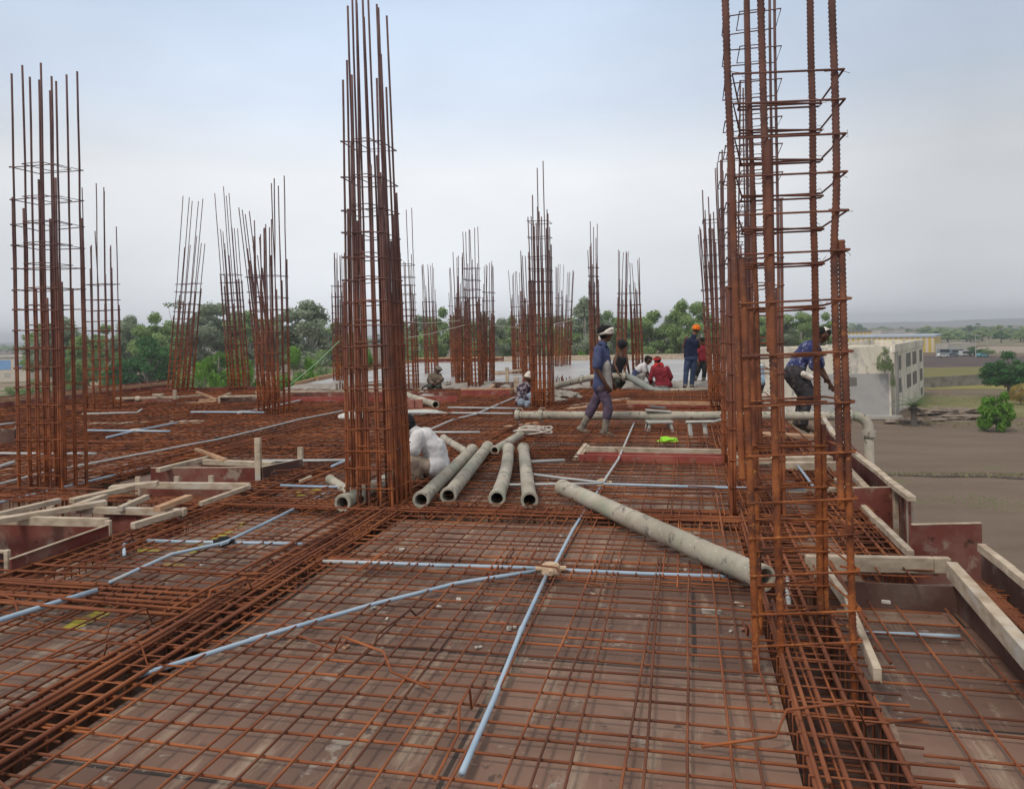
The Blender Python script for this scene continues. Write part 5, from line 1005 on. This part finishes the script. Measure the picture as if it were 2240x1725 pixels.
proto('far', 'dome', F_MID, 900, .9, 4); proto('fard', 'dome', F_DARK, 900, .9, 2); proto('small', 'bush', F_BRI, 9000, .62, 1); proto('vine', 'bush', F_PALE, 2600, .5, 1)
cnt = {}
def tree(px, top, D, wpx, key, label, name='tree', z0=GZ, cat='tree', group=None, rot=None):
    i = cnt.get(key, 0); cnt[key] = i+1; tm, cm, wid = PROTO[key][i % len(PROTO[key])]
    q = PD(px, top, D); H = q.z-z0; sxy = (wpx*D/FPX)/wid; t = thing(name, (q.x, q.y, z0), label, cat, group); a = rnd(0, 6.28) if rot is None else rot
    for nm, me in (('trunk', tm), ('crown', cm)):
        o = bpy.data.objects.new(nm, me); C.objects.link(o); o.parent = t; o.scale = (sxy, sxy, H/10); o.rotation_euler.z = a
    return t
random.seed(61)
G1 = 'eucalyptus trees behind the deck'; G2 = 'green trees and shrubs close behind the deck'
euc = [(140, 705, 150, 90, 'euc', 'grey green eucalyptus behind the far left cage'), (100, 718, 190, 70, 'eucg', 'darker tree to the left behind the far left cage'), (182, 742, 130, 60, 'eucg', 'leafy tree between the two leftmost cages'),
 (285, 700, 175, 60, 'euc', 'sparse eucalyptus rising behind the dark mango tree'), (338, 694, 165, 60, 'eucg', 'rounded eucalyptus left of the right leaning cage'), (384, 664, 185, 40, 'bare', 'tall half bare tree behind the right leaning cage'), (440, 690, 200, 60, 'euc', 'eucalyptus right of the right leaning cage'),
 (482, 673, 190, 70, 'euc', 'broad eucalyptus behind the left leaning cage'), (545, 690, 180, 65, 'eucg', 'eucalyptus showing between the leaning cages and the upright cage'), (608, 700, 200, 50, 'euc', 'eucalyptus hidden in part by the upright cage'), (672, 667, 170, 92, 'euc', 'largest rounded grey green eucalyptus, right of the upright cage'),
 (735, 715, 190, 60, 'eucg', 'dark eucalyptus behind the small distant cage'), (775, 735, 210, 50, 'eucg', 'low dark tree at the left edge of the massive cage'), (915, 700, 180, 46, 'euc', 'eucalyptus between the cage right of the massive one and the slim cage'), (968, 683, 195, 50, 'eucg', 'eucalyptus rising left of the crowded middle cages'),
 (905, 745, 160, 50, 'mid', 'bushy tree low behind the slim cage'), (1000, 700, 220, 50, 'euc', 'eucalyptus behind the left of the crowded middle cages'), (1060, 694, 200, 50, 'euc', 'eucalyptus behind the right of the crowded middle cages'), (1098, 706, 210, 55, 'euc', 'eucalyptus in the gap right of the crowded middle cages'), (1165, 695, 215, 60, 'euc', 'eucalyptus behind the cage with two very long tips'),
 (1225, 700, 220, 50, 'euc', 'eucalyptus behind the two thin distant cages'), (1278, 660, 190, 62, 'euc', 'tallest eucalyptus of the middle, left above the walking man'), (1330, 690, 200, 50, 'eucg', 'eucalyptus with spreading boughs above the head of the walking man'), (1345, 722, 230, 50, 'euc', 'low eucalyptus behind the man in the black vest'),
 (1375, 710, 210, 40, 'euc', 'narrow eucalyptus behind the pair of cages over the squatting men'), (1430, 690, 180, 62, 'eucg', 'round green eucalyptus above the man in red'), (1492, 666, 175, 60, 'eucg', 'tall green eucalyptus left of the man in the orange turban'), (1532, 672, 170, 55, 'eucg', 'tall green tree directly behind the man in the orange turban'),
 (1590, 700, 180, 50, 'eucg', 'green tree behind the fourth cage of the right hand row'), (1640, 690, 190, 60, 'eucg', 'green tree behind the second cage of the right hand row'), (1700, 705, 200, 50, 'euc', 'tree seen through the left bars of the nearest cage'), (1752, 692, 200, 62, 'eucg', 'rounded tree seen through the middle of the nearest cage'), (1806, 694, 210, 42, 'eucg', 'tree seen between the right bars of the nearest cage'), (1722, 715, 230, 45, 'euc', 'low pale tree seen through the nearest cage')]
euc += [(880, 712, 190, 40, 'eucg', 'dark eucalyptus just right of the massive cage'), (940, 705, 170, 40, 'eucg', 'leafy eucalyptus between the slim cage and the crowded middle cages'), (1030, 712, 180, 46, 'eucg', 'dark eucalyptus low behind the tallest of the crowded middle cages'), (1080, 715, 175, 40, 'euc', 'low eucalyptus beside the rightmost of the crowded middle cages'),
 (1120, 702, 200, 44, 'eucg', 'eucalyptus left of the cage with two very long tips'), (1200, 712, 190, 40, 'eucg', 'dark low eucalyptus right of the cage with two very long tips'), (1250, 705, 200, 44, 'eucg', 'eucalyptus between the thin distant cages and the tallest eucalyptus'), (1310, 720, 180, 44, 'euc', 'low eucalyptus right behind the white headscarf'), (1400, 712, 190, 46, 'eucg', 'low eucalyptus above the man in white and navy'),
 (1462, 700, 190, 44, 'euc', 'pale eucalyptus between the man in red and the orange turban'), (230, 720, 190, 60, 'eucg', 'dark eucalyptus behind the second cage from the left'), (370, 712, 180, 60, 'eucg', 'leafy eucalyptus at the foot of the tall half bare tree'), (420, 705, 190, 50, 'euc', 'pale eucalyptus above the bright green bush'), (510, 712, 190, 50, 'eucg', 'dark eucalyptus behind the left leaning cages'),
 (575, 715, 180, 50, 'euc', 'pale low eucalyptus behind the upright cage'), (640, 722, 180, 46, 'eucg', 'dark eucalyptus below the largest rounded one'), (700, 728, 190, 46, 'euc', 'low pale eucalyptus left of the small distant cage'), (1560, 715, 190, 50, 'euc', 'low tree behind the thin left leaning cage'), (1668, 716, 200, 40, 'eucg', 'low tree between the right hand row and the nearest cage'), (1780, 715, 220, 40, 'eucg', 'low tree behind the head of the bending man')]
for px, tp, D, wp, k, lb in euc: tree(px, tp-10, D, wp*1.75, k, lb, 'eucalyptus_tree' if k != 'mid' else 'tree', group=G1)
near = [(322, 735, 150, 135, 'mango', 'broad dark mango tree right of the second cage from the left'), (255, 770, 170, 60, 'mid', 'dark round tree at the foot of the second cage from the left'), (448, 792, 95, 104, 'bri', 'bright green bush between the two leaning cages'), (410, 780, 130, 60, 'mid', 'mid green tree behind the right leaning cage'), (478, 768, 140, 86, 'bri', 'yellow green tree above the bright bush'),
 (540, 785, 125, 60, 'bri', 'bright green tree between the leaning cages and the upright cage'), (655, 758, 110, 100, 'bri', 'large bright green tree crossed by the green string'), (700, 765, 140, 60, 'mid', 'darker green tree under the largest eucalyptus'), (742, 792, 90, 78, 'ora', 'orange and yellow leaved shrub under the small distant cage'), (790, 762, 120, 60, 'bri', 'bright green tree touching the left of the massive cage'),
 (905, 790, 150, 50, 'bri', 'yellow green shrub right of the massive cage'), (930, 775, 170, 60, 'mid', 'dark green shrub behind the dusty worker'), (1222, 758, 120, 44, 'bri', 'bright green shrub behind the two thin distant cages'), (1262, 768, 110, 66, 'bri', 'bright green shrub left of the walking man'), (75, 830, 150, 90, 'mid', 'low dark bush below the blue panelled shed'), (20, 845, 140, 60, 'mid', 'low bush at the left edge under the blue panelled shed'), (165, 800, 170, 50, 'bri', 'light green tree behind the right half of the far left cage')]
for px, tp, D, wp, k, lb in near: tree(px, tp, D, wp*1.2, k, lb, 'tree' if k in ('mango', 'mid') else 'shrub', group=G2)
tree(2205, 768, 128, 108, 'mango', 'large dark green tree at the right edge of the fields', group=None); tree(2178, 856, 90, 66, 'small', 'small bright green tree standing alone in the rough grass at the right', 'tree')
tree(2232, 838, 118, 50, 'ora', 'brownish bush under the large dark tree at the right edge', 'shrub')
tree(2132, 757, 290, 40, 'mango', 'round green shrub left of the lamp pole by the parked vehicles', 'shrub'); tree(2160, 760, 285, 30, 'mid', 'round green shrub right of the lamp pole by the parked vehicles', 'shrub')
# belts of far trees across the plain
bel = [(2140, 707, 900, 40), (2060, 715, 800, 50), (2095, 718, 700, 44), (2120, 710, 760, 40), (2148, 716, 520, 38), (2185, 710, 640, 46), (2210, 712, 700, 44), (2234, 714, 600, 40), (2030, 712, 900, 50), (1880, 708, 950, 36), (1862, 706, 1000, 30), (1845, 712, 900, 30), (1835, 722, 700, 30)]
for i in range(34): bel.append((1830+13*i+rnd(-6, 6), rnd(712, 722), rnd(900, 1600), rnd(22, 46)))
for i in range(22): bel.append((2010+11*i+rnd(-6, 6), rnd(722, 732), rnd(450, 700), rnd(22, 44)))
for i in range(22): bel.append((-20+9*i+rnd(-4, 4), rnd(752, 757)-i*.2, rnd(900, 1500), rnd(20, 40)))
for i in range(60): bel.append((200+27*i+rnd(-9, 9), 751-(200+27*i)*.0227+rnd(-5, 3), rnd(500, 900), rnd(30, 60)))
for j, (px, tp, D, wp) in enumerate(bel):
    tree(px, tp, D, wp, 'far' if j % 3 else 'fard', 'small hazy tree in the distant belts of trees across the plain', 'tree', group='distant trees across the plain')
# palm
q = PD(2000, 935, 97); t = thing('palm_tree', (q.x, q.y, GZ), 'small date palm with a skirt of dry fronds beside the plaster building', 'palm tree')
mb = MB(); mb.tube([(q.x, q.y, GZ), (q.x, q.y, GZ+2.4)], .42, 8, r2=.34); mb.build('trunk', BARK, t)
def fronds(name, n, z, l0, up, m, sd):
    r = random.Random(sd); mb = MB()
    for i in range(n):
        a = r.uniform(0, 6.28); l = l0*r.uniform(.75, 1.1); u_ = r.uniform(*up); dx, dy = math.cos(a), math.sin(a); pv = None
        for k in range(8):
            f = k/7; c = Vector((q.x+dx*l*f, q.y+dy*l*f, z+l*(u_*f-(.55+.4*max(0, .4-u_))*f*f))); 
            if pv is not None:
                for s_ in (-1, 1):
                    for e in range(3):
                        p0 = pv.lerp(c, e/3); w2 = .62*math.sin(math.pi*(.15+.8*f)); tip = p0+Vector((-dy*s_*w2+dx*.15, dx*s_*w2+dy*.15, -.10)); mb.quad(p0, p0+Vector((dx*.07, dy*.07, 0)), tip+Vector((.02, .02, 0)), tip)
            pv = c
    mb.build(name, m, t)
fronds('crown', 26, GZ+2.5, 2.3, (.5, 1.3), fol('palm_green', (.08, .16, .05), (.16, .27, .09), (.26, .36, .15)), 1); fronds('dry_fronds', 34, GZ+2.3, 2.3, (-.9, .1), F_DRY, 2)
# ------------------------------------------------------------------ buildings on the plain
plas = mat('weathered_plaster', [(.52, .48, .40), (.70, .64, .53), (.80, .74, .63)], .25, coord='World', vec=(1, 1, .6), second=[(.5, .52, .72, (.24, .24, .235)), (.22, .56, .68, (.56, .47, .37)), (1.8, .58, .7, (.30, .29, .27))])
wallm = mat('grey_plaster', [(.36, .35, .34), (.46, .45, .43)], .3, coord='World', second=[(.6, .5, .7, (.28, .28, .28))]); winm = mat('dark_opening', [(.13, .12, .10), (.20, .18, .155)], 4); frm = mat('pale_frame', [(.40, .38, .34), (.48, .46, .42)], 4)
def gp(px, D): q = PD(px, 800, D); return Vector((q.x, q.y, 0))
t = thing('plaster_building', (*gp(1950, 104).xy, GZ), 'weathered cream plaster building with stained walls beside the small palm', 'building')
ZT = -1.5
A, B = gp(1600, 108), gp(1948, 104); M, l = orient(A+Vector((0, 0, ZT)), B+Vector((0, 0, ZT))); H = ZT-GZ
mb = MB(); mb.box((0, 0, -H), (l, 7, -1.0), M); mb.box((0, .002, -.998), (l, .3, .0), M); mb.box((0, 6.7, -.998), (l, 6.998, .1), M); mb.box((l-.3, .302, -.998), (l-.002, 6.698, .02), M); mb.build('front_block', plas, t)
mb = MB(); mb.box((l-14, -.9, -H+.1), (l+1.2, -.005, -H+.55), M); mb.build('plinth', frm, t)
mb = MB(); mb.box((l-10.5, -.03, -H+.4), (l-.3, -.004, -3.7), M); mb.build('grey_render_patch', wallm, t)
mb = MB(); mb.box((l-5.4, -.05, -5.4), (l-4.4, -.01, -4.2), M); w1 = mb.build('window', winm, t)
mb = MB()
for x in (l-5.4, l-4.95, l-4.46): mb.box((x, -.09, -5.4), (x+.07, -.05, -4.2), M)
mb.box((l-5.5, -.12, -5.5), (l-4.3, -.05, -5.4), M); mb.build('frame', frm, w1)
mb = MB(); mb.box((l+.002, .5, -H), (l+.03, 1.8, -6.2), M); mb.build('doorway', winm, t)
A2, B2 = gp(1956, 106), gp(2020, 136); M2, l2 = orient(A2+Vector((0, 0, ZT-.02)), B2+Vector((0, 0, ZT-.02)))
mb = MB(); mb.box((0, 0, -H+.02), (l2, 9, -.9), M2); mb.box((-.1, -.15, -.9), (l2+.1, .2, .22), M2); mb.box((0, 8.7, -.898), (l2, 9.1, .24), M2); mb.box((l2-.25, .202, -.898), (l2, 8.698, .2), M2); mb.build('rear_wing', plas, t)
def win(x0, x1, z0, z1):
    mb = MB(); mb.box((x0, -.04, z0), (x1, -.01, z1), M2); f = mb.build('window', winm, t)
    mb = MB()
    for k in range(4): xx = x0+(x1-x0-.1)*k/3; mb.box((xx, -.12, z0), (xx+.1, -.05, z1), M2)
    mb.box((x0-.15, -.3, z1), (x1+.15, -.05, z1+.12), M2); mb.build('frame', frm, f)
for x0, x1 in ((.10, .19), (.36, .50), (.57, .71), (.84, .94)):
    for z0, z1 in ((-3.6, -1.5), (-6.9, -4.8)): win(l2*x0, l2*x1, z0, z1)
mb = MB(); mb.box((l2*.86, -.05, -9.4), (l2*.93, -.01, -8.2), M2); mb.build('window', winm, t)
for x in (1.0, 2.6): mb = MB(); mb.tube([M2 @ Vector((x, -.15, -H+.1)), M2 @ Vector((x, -.15, -.6))], .09, 6); mb.build('drain_pipe', frm, t)
# self-sown shrub on the wall top
tree(1934, 757, 103, 34, 'vine', 'pale green plant growing out of the top of the plaster building', 'wall_plant', z0=-5.0, cat='plant'); tree(1952, 800, 103, 10, 'vine', 'thin strand of creeper hanging at the corner of the plaster building', 'creeper', z0=-7.2, cat='plant')
# striped shed
ys = bpy.data.materials.new('striped_wall'); ys.use_nodes = True; b_ = ys.node_tree.nodes['Principled BSDF']; wv = N(ys.node_tree, 'ShaderNodeTexWave', wave_type='BANDS', bands_direction='X', wave_profile='SIN'); wv.inputs['Scale'].default_value = .14
tcn = N(ys.node_tree, 'ShaderNodeTexCoord'); L(ys.node_tree, tcn.outputs['Object'], wv.inputs['Vector']); cr = N(ys.node_tree, 'ShaderNodeValToRGB'); cr.color_ramp.interpolation = 'CONSTANT'; cr.color_ramp.elements[0].color = (.62, .52, .42, 1); cr.color_ramp.elements[1].position = .5; cr.color_ramp.elements[1].color = (.55, .40, .05, 1); L(ys.node_tree, wv.outputs[0], cr.inputs[0]); L(ys.node_tree, cr.outputs[0], b_.inputs['Base Color'])
blueroof = mat('blue_grey_roof', [(.36, .42, .50), (.45, .50, .57)], .3); bluep = mat('blue_panel', [(.16, .33, .60), (.22, .40, .66)], .5); creamw = mat('cream_wall', [(.52, .46, .38), (.62, .56, .47)], .3); grayw = mat('tan_cladding', [(.38, .36, .32), (.46, .43, .38)], .4)
def shed(A, B, z0, z1, dep, label, wm, rm, roofh=.5, over=.4, parts=(), cat='shed'):
    t = thing('shed', A+Vector((0, 0, z0)), label, cat); M, l = orient(A, B); M0 = M.copy(); mb = MB(); mb.box((0, 0, z0-A.z), (l, dep, z1-A.z)); o = mb.build('wall', wm); o.parent = t; t.matrix_basis = Matrix.Translation(Vector((0, 0, z0-z0))) @ M; o.data.transform(Matrix.Identity(4))
    def add(name, lo, hi, m): mb = MB(); mb.box(lo, hi); q = mb.build(name, m); q.parent = t; return q
    add('roof', (-over, -over, z1-A.z), (l+over, dep+over, z1-A.z+roofh), rm)
    for nm, x0, x1, a, b, m in parts: add(nm, (l*x0, -.08, a-A.z), (l*x1, -.005, b-A.z), m)
    return t
def zat(px, py, D): return PD(px, py, D).z
shed(gp(1700, 372), gp(2046, 335), GZ, zat(2000, 737, 340), 40, 'long yellow and white striped shed with a blue grey roof', ys, blueroof, .9)
shed(gp(1760, 470), gp(1908, 455), GZ, zat(1880, 726, 455), 30, 'smaller striped shed behind the long striped shed', ys, mat('brown_roof', [(.16, .13, .10), (.22, .18, .14)], 1), .7)
shed(gp(2047, 330), gp(2074, 325), GZ, zat(2060, 752, 328), 20, 'plain tan clad hall at the right end of the striped shed', grayw, grayw, .2, .05)
shed(gp(-60, 262), gp(66, 262), GZ, zat(30, 782, 262), 30, 'cream shed with two large blue panels at the far left', creamw, grayw, .6, .3, parts=[('panel', .42, .66, zat(30, 808, 262), zat(30, 787, 262), bluep), ('panel', .73, .98, zat(30, 808, 262), zat(30, 787, 262), bluep)] + [('window', .55, .65, zat(30, 825, 262), zat(30, 815, 262), grayw)])
shed(gp(1088, 230), gp(1118, 225), GZ, zat(1100, 774, 230), 8, 'small shed with a pale blue wall behind the crowded middle cages', mat('pale_blue_wall', [(.30, .45, .52), (.38, .52, .58)], .5), grayw, .5)
shed(gp(1118, 224), gp(1140, 224), GZ, zat(1130, 782, 224), 8, 'low cream outbuilding right of the pale blue shed', creamw, creamw, .3)
shed(gp(1366, 240), gp(1402, 240), GZ, zat(1380, 771, 240), 10, 'cream wall standing behind the cages over the squatting men', creamw, creamw, .3)
shed(gp(1456, 260), gp(1482, 258), GZ, zat(1470, 764, 260), 8, 'brick red house left of the man in the orange turban', mat('brick_red_wall', [(.32, .12, .08), (.40, .17, .12)], 1), grayw, .6)
shed(gp(1165, 300), gp(1190, 300), GZ, zat(1180, 768, 300), 10, 'distant pale wall between the long tipped cage and thin cages', creamw, grayw, .4)
shed(gp(985, 180), gp(1026, 180), -4.6, zat(1000, 775, 180), .4, 'dark hoarding behind the crowded middle cages', mat('purple_board', [(.12, .09, .11), (.18, .14, .15)], 1), creamw, .25, .1, cat='hoarding')
for px, tp, D, wd, m in ((1925, 722, 900, 20, creamw), (1950, 724, 850, 16, frm), (1970, 721, 950, 24, frm), (2000, 726, 800, 12, creamw), (2222, 716, 900, 10, frm), (2232, 719, 800, 8, creamw), (2190, 728, 700, 9, creamw)):
    A_ = gp(px-wd/2, D); B_ = gp(px+wd/2, D); shed(A_, B_, GZ, zat(px, tp, D), 12, 'tiny pale house in the hazy distance beyond the striped shed', m, grayw, .6, cat='house')['group'] = 'distant pale houses'
# low walls
def lowwall(a, b, D0, D1, h, label, m):
    A, B = gp(a, D0), gp(b, D1); A.z = B.z = GZ+h; mb = MB(); bar(mb, A, B, .3, h); t = single(mb, 'boundary_wall', m, label, 'wall')
lowwall(2020, 2170, 152, 158, 2.2, 'dark weathered boundary wall between the stubble field and the rough grass', mat('mossy_wall', [(.12, .11, .09), (.20, .18, .15), (.26, .24, .20)], .8, coord='World'))
lowwall(60, 720, 150, 165, 1.8, 'low earth coloured wall behind the deck on the left', mat('earth_wall', [(.24, .18, .14), (.34, .26, .20)], .5, coord='World'))
# back parapet boards of the slab
t = thing('parapet_formwork', Vector((-6, 38.9, 0)), 'long low boards along the back rim of the wet slab', 'formwork'); mb = MB(); mb.box((-14.6, 38.9, 0), (1.4, 38.96, .28)); mb.build('board', redply, t); mb = MB(); mb.box((-9.5, 38.80, .1), (1.4, 38.88, .36)); mb.build('board', timber, t); mb = MB(); mb.box((-14.6, 38.84, .28), (-9.6, 38.98, .36)); mb.build('plank', timber2, t)
t = thing('parapet_formwork', Vector((-10, 26, 0)), 'stepped boards on the left rim of the wet slab beyond the green string', 'formwork')
for a, b in (((-12.1, 21.7, .2), (-12.7, 24, .2)), ((-12.6, 24, .24), (-13.2, 27.5, .24)), ((-13.1, 27, .22), (-14.7, 38.9, .22))): mb = MB(); bar(mb, a, b, .1, .3); mb.build('board', timber2, t)
t = thing('formwork_stack', P(1100, 812, .1), 'boards and props stacked at the back left of the slab by the stooping worker', 'formwork')
tb('plank', (1070, 812), (1160, 806), .25, .3, .12, .06, timber, t); tb('plank', (1085, 816), (1155, 811), .15, .15, .2, .1, timber2, t); post('post', (1110, 840), .1, .5, .1, .08, timber, t)
# reflections of bars in the wet slab, made as short stumps
random.seed(90)
for (x, y, lb) in ((1222, 838, 'left bundle of short stumps made as bar reflections in the slab'), (1240, 838, 'right bundle of short stumps made as bar reflections in the slab'), (745, 850, 'short stumps made as bar reflections under the small distant cage')):
    q = P(x, y, .1); t = thing('reflection_stumps', q, lb, 'rebar reflection', 'bar reflections in the wet slab')
    for k in range(7): u = q+VIEWX*rnd(-.14, .14)+VIEWY*rnd(-.2, .2); mb = MB(); mb.tube([u, u+Vector((0, 0, rnd(.12, .24)))], .012, 5); mb.build('reflection_stump', rust2, t)
# soil heap, parked vehicles, poles
heapm = mat('rubble_heap', [(.14, .11, .085), (.22, .17, .13), (.30, .24, .185)], 1.6, coord='World', bump=.6, bscale=4)
crumple('rubble_heap', heapm, P(2048, 905, GZ), (5.0, 2.4, .55), 'low heap of earth and rubble right of the small palm', 'heap', 51, sub=5, amp=.9); crumple('rubble_heap', heapm, P(2110, 918, GZ), (4.0, 1.8, .4), 'flatter heap of earth nearer the small bright tree', 'heap', 52, sub=5, amp=.9); crumple('rubble_heap', heapm, P(1975, 925, GZ), (2.2, 1.6, .4), 'small scrubby heap left of the palm', 'heap', 53, amp=.5)
gl = mat('vehicle_glass', [(.03, .035, .04), (.06, .065, .07)], 3, rough=.2); tyre = mat('tyre', [(.015, .015, .015), (.03, .03, .03)], 5)
def car(px, D, c, label, L_=4.2, Hc=1.5, van=False, ang=0.0):
    q = gp(px, D); q.z = GZ+.05; t = thing('parked_car', q, label, 'car' if not van else 'van', 'vehicles parked by the striped shed'); M = Matrix.Translation(q) @ Matrix.Rotation(YAW+ang, 4, 'Z'); m = mat('car_paint_'+str(len(bpy.data.materials)), [c, tuple(x*1.1 for x in c)], 2, rough=.35)
    def prof(pts, y0, y1, nm, mm): mb = MB(); n = len(pts); mb.v += [tuple(M @ Vector((x, y0, z))) for x, z in pts]+[tuple(M @ Vector((x, y1, z))) for x, z in pts]; mb.face(tuple(range(n))); mb.face(tuple(range(n, 2*n))[::-1]); [mb.face((i, n+i, n+(i+1) % n, (i+1) % n)) for i in range(n)]; mb.build(nm, mm, t, bevel=.03)
    h = L_/2
    if van: prof([(-h, .35), (h, .35), (h, 1.0), (h-.5, Hc), (-h, Hc)], -.85, .85, 'body', m); prof([(-h+.3, 1.1), (h-.35, 1.1), (h-.65, Hc-.15), (-h+.3, Hc-.15)], -.87, .87, 'window', gl)
    else: prof([(-h, .35), (h, .35), (h, .75), (h-.9, .9), (h-1.5, Hc), (-h+.7, Hc), (-h, .95)], -.85, .85, 'body', m); prof([(-h+.35, .97), (h-1.05, .95), (h-1.6, Hc-.1), (-h+.75, Hc-.1)], -.87, .87, 'window', gl)
    for x in (-h+.8, h-.85):
        for y in (-.86, .66): mb = MB(); c0 = M @ Vector((x, y, .32)); c1 = M @ Vector((x, y+.2, .32)); mb.tube([c0, c1], .32, 12); mb.build('wheel', tyre, t)
car(2063, 285, (.55, .55, .52), 'white car parked nearest the tan clad hall'); car(2084, 288, (.10, .13, .15), 'dark car parked second from the tan clad hall'); car(2094, 300, (.16, .22, .24), 'grey van behind the white and dark cars', 5.2, 2.4, True); car(2112, 290, (.5, .5, .5), 'pale van parked right of the dark car', 4.8, 2.1, True, .3); car(2072, 302, (.22, .28, .30), 'blue grey bus like van behind the white car', 7.0, 2.6, True)
car(2150, 280, (.10, .30, .33), 'teal vehicle parked under the round shrub right of the lamp pole', 4.0, 1.4)
def pole(px, D, top, label):
    q = gp(px, D); zt = zat(px, top, D); t = thing('lamp_pole', (q.x, q.y, GZ), label, 'lamp pole'); mb = MB(); mb.tube([(q.x, q.y, GZ), (q.x, q.y, zt)], .16, 8, r2=.09); mb.build('pole', frm, t); mb = MB(); mb.tube([Vector((q.x, q.y, zt-.05))-VIEWX*1.3, Vector((q.x, q.y, zt-.05))+VIEWX*1.3], .07, 6); mb.build('crossarm', frm, t)
    for s_ in (-1, 1): mb = MB(); c = Vector((q.x, q.y, zt-.12))+VIEWX*1.25*s_; mb.box(tuple(c-Vector((.25, .15, .08))), tuple(c+Vector((.25, .15, .05)))); mb.build('lamp_head', frm, t)
pole(2135, 278, 732, 'tall pale lamp pole beside the parked vehicles'); pole(2160, 430, 738, 'thin far lamp pole right of the tall pale one')
# ditch grass along the field path, weeds
def tufts(name, line, n, h, m, seed, spread=1.0):
    r = random.Random(seed); mb = MB()
    for i in range(n):
        f = r.random(); x = line[0][0]+(line[1][0]-line[0][0])*f; y = line[0][1]+(line[1][1]-line[0][1])*f; q = P(x, y, GZ)+Vector((r.gauss(0, spread), r.gauss(0, spread), 0))
        for k in range(4):
            a = r.uniform(0, 6.28); l = h*r.uniform(.5, 1.2); s = Vector((math.cos(a)*.12, math.sin(a)*.12, 0)); tip = q+Vector((r.uniform(-.3, .3)*l, r.uniform(-.3, .3)*l, l)); mb.v += [tuple(q-s), tuple(q+s), tuple(tip)]; o = len(mb.v)-3; mb.face((o, o+1, o+2))
    o = mb.build(name, m); tag(o, kind='stuff', label='dry grass growing along the edges of the fields', cat='grass')
strawm = mat('straw', [(.24, .21, .12), (.34, .30, .18)], 2)
tufts('grass', ((1900, 1038), (2500, 1043)), 420, .22, strawm, 1, .35); tufts('grass', ((1960, 925), (2600, 930)), 500, .22, strawm, 2, 1.8); tufts('grass', ((2020, 870), (2600, 900)), 500, .16, strawm, 3, 6)
tufts('weeds', ((2120, 1095), (2200, 1100)), 260, .06, F_BRI, 4, 1.3); tufts('weeds', ((2010, 1095), (2050, 1100)), 120, .05, F_MID, 5, 1.0)
bpy.data.objects['weeds']['label'] = 'green weeds sprouting in the bare field'
# far-off wood on the horizon
# ------------------------------------------------------------------ haze
hz = bpy.data.materials.new('haze_air'); hz.use_nodes = True; ht_ = hz.node_tree; ht_.nodes.clear(); ho = N(ht_, 'ShaderNodeOutputMaterial'); hv = N(ht_, 'ShaderNodeVolumePrincipled'); hv.inputs['Color'].default_value = (.86, .90, .96, 1); hv.inputs['Density'].default_value = .00038; hv.inputs['Anisotropy'].default_value = .1
L(ht_, hv.outputs[0], ho.inputs['Volume'])
mb = MB(); mb.box((-5400, -320, GZ-1.5), (5400, 5400, 62)); o = mb.build('haze', hz); tag(o, kind='stuff')
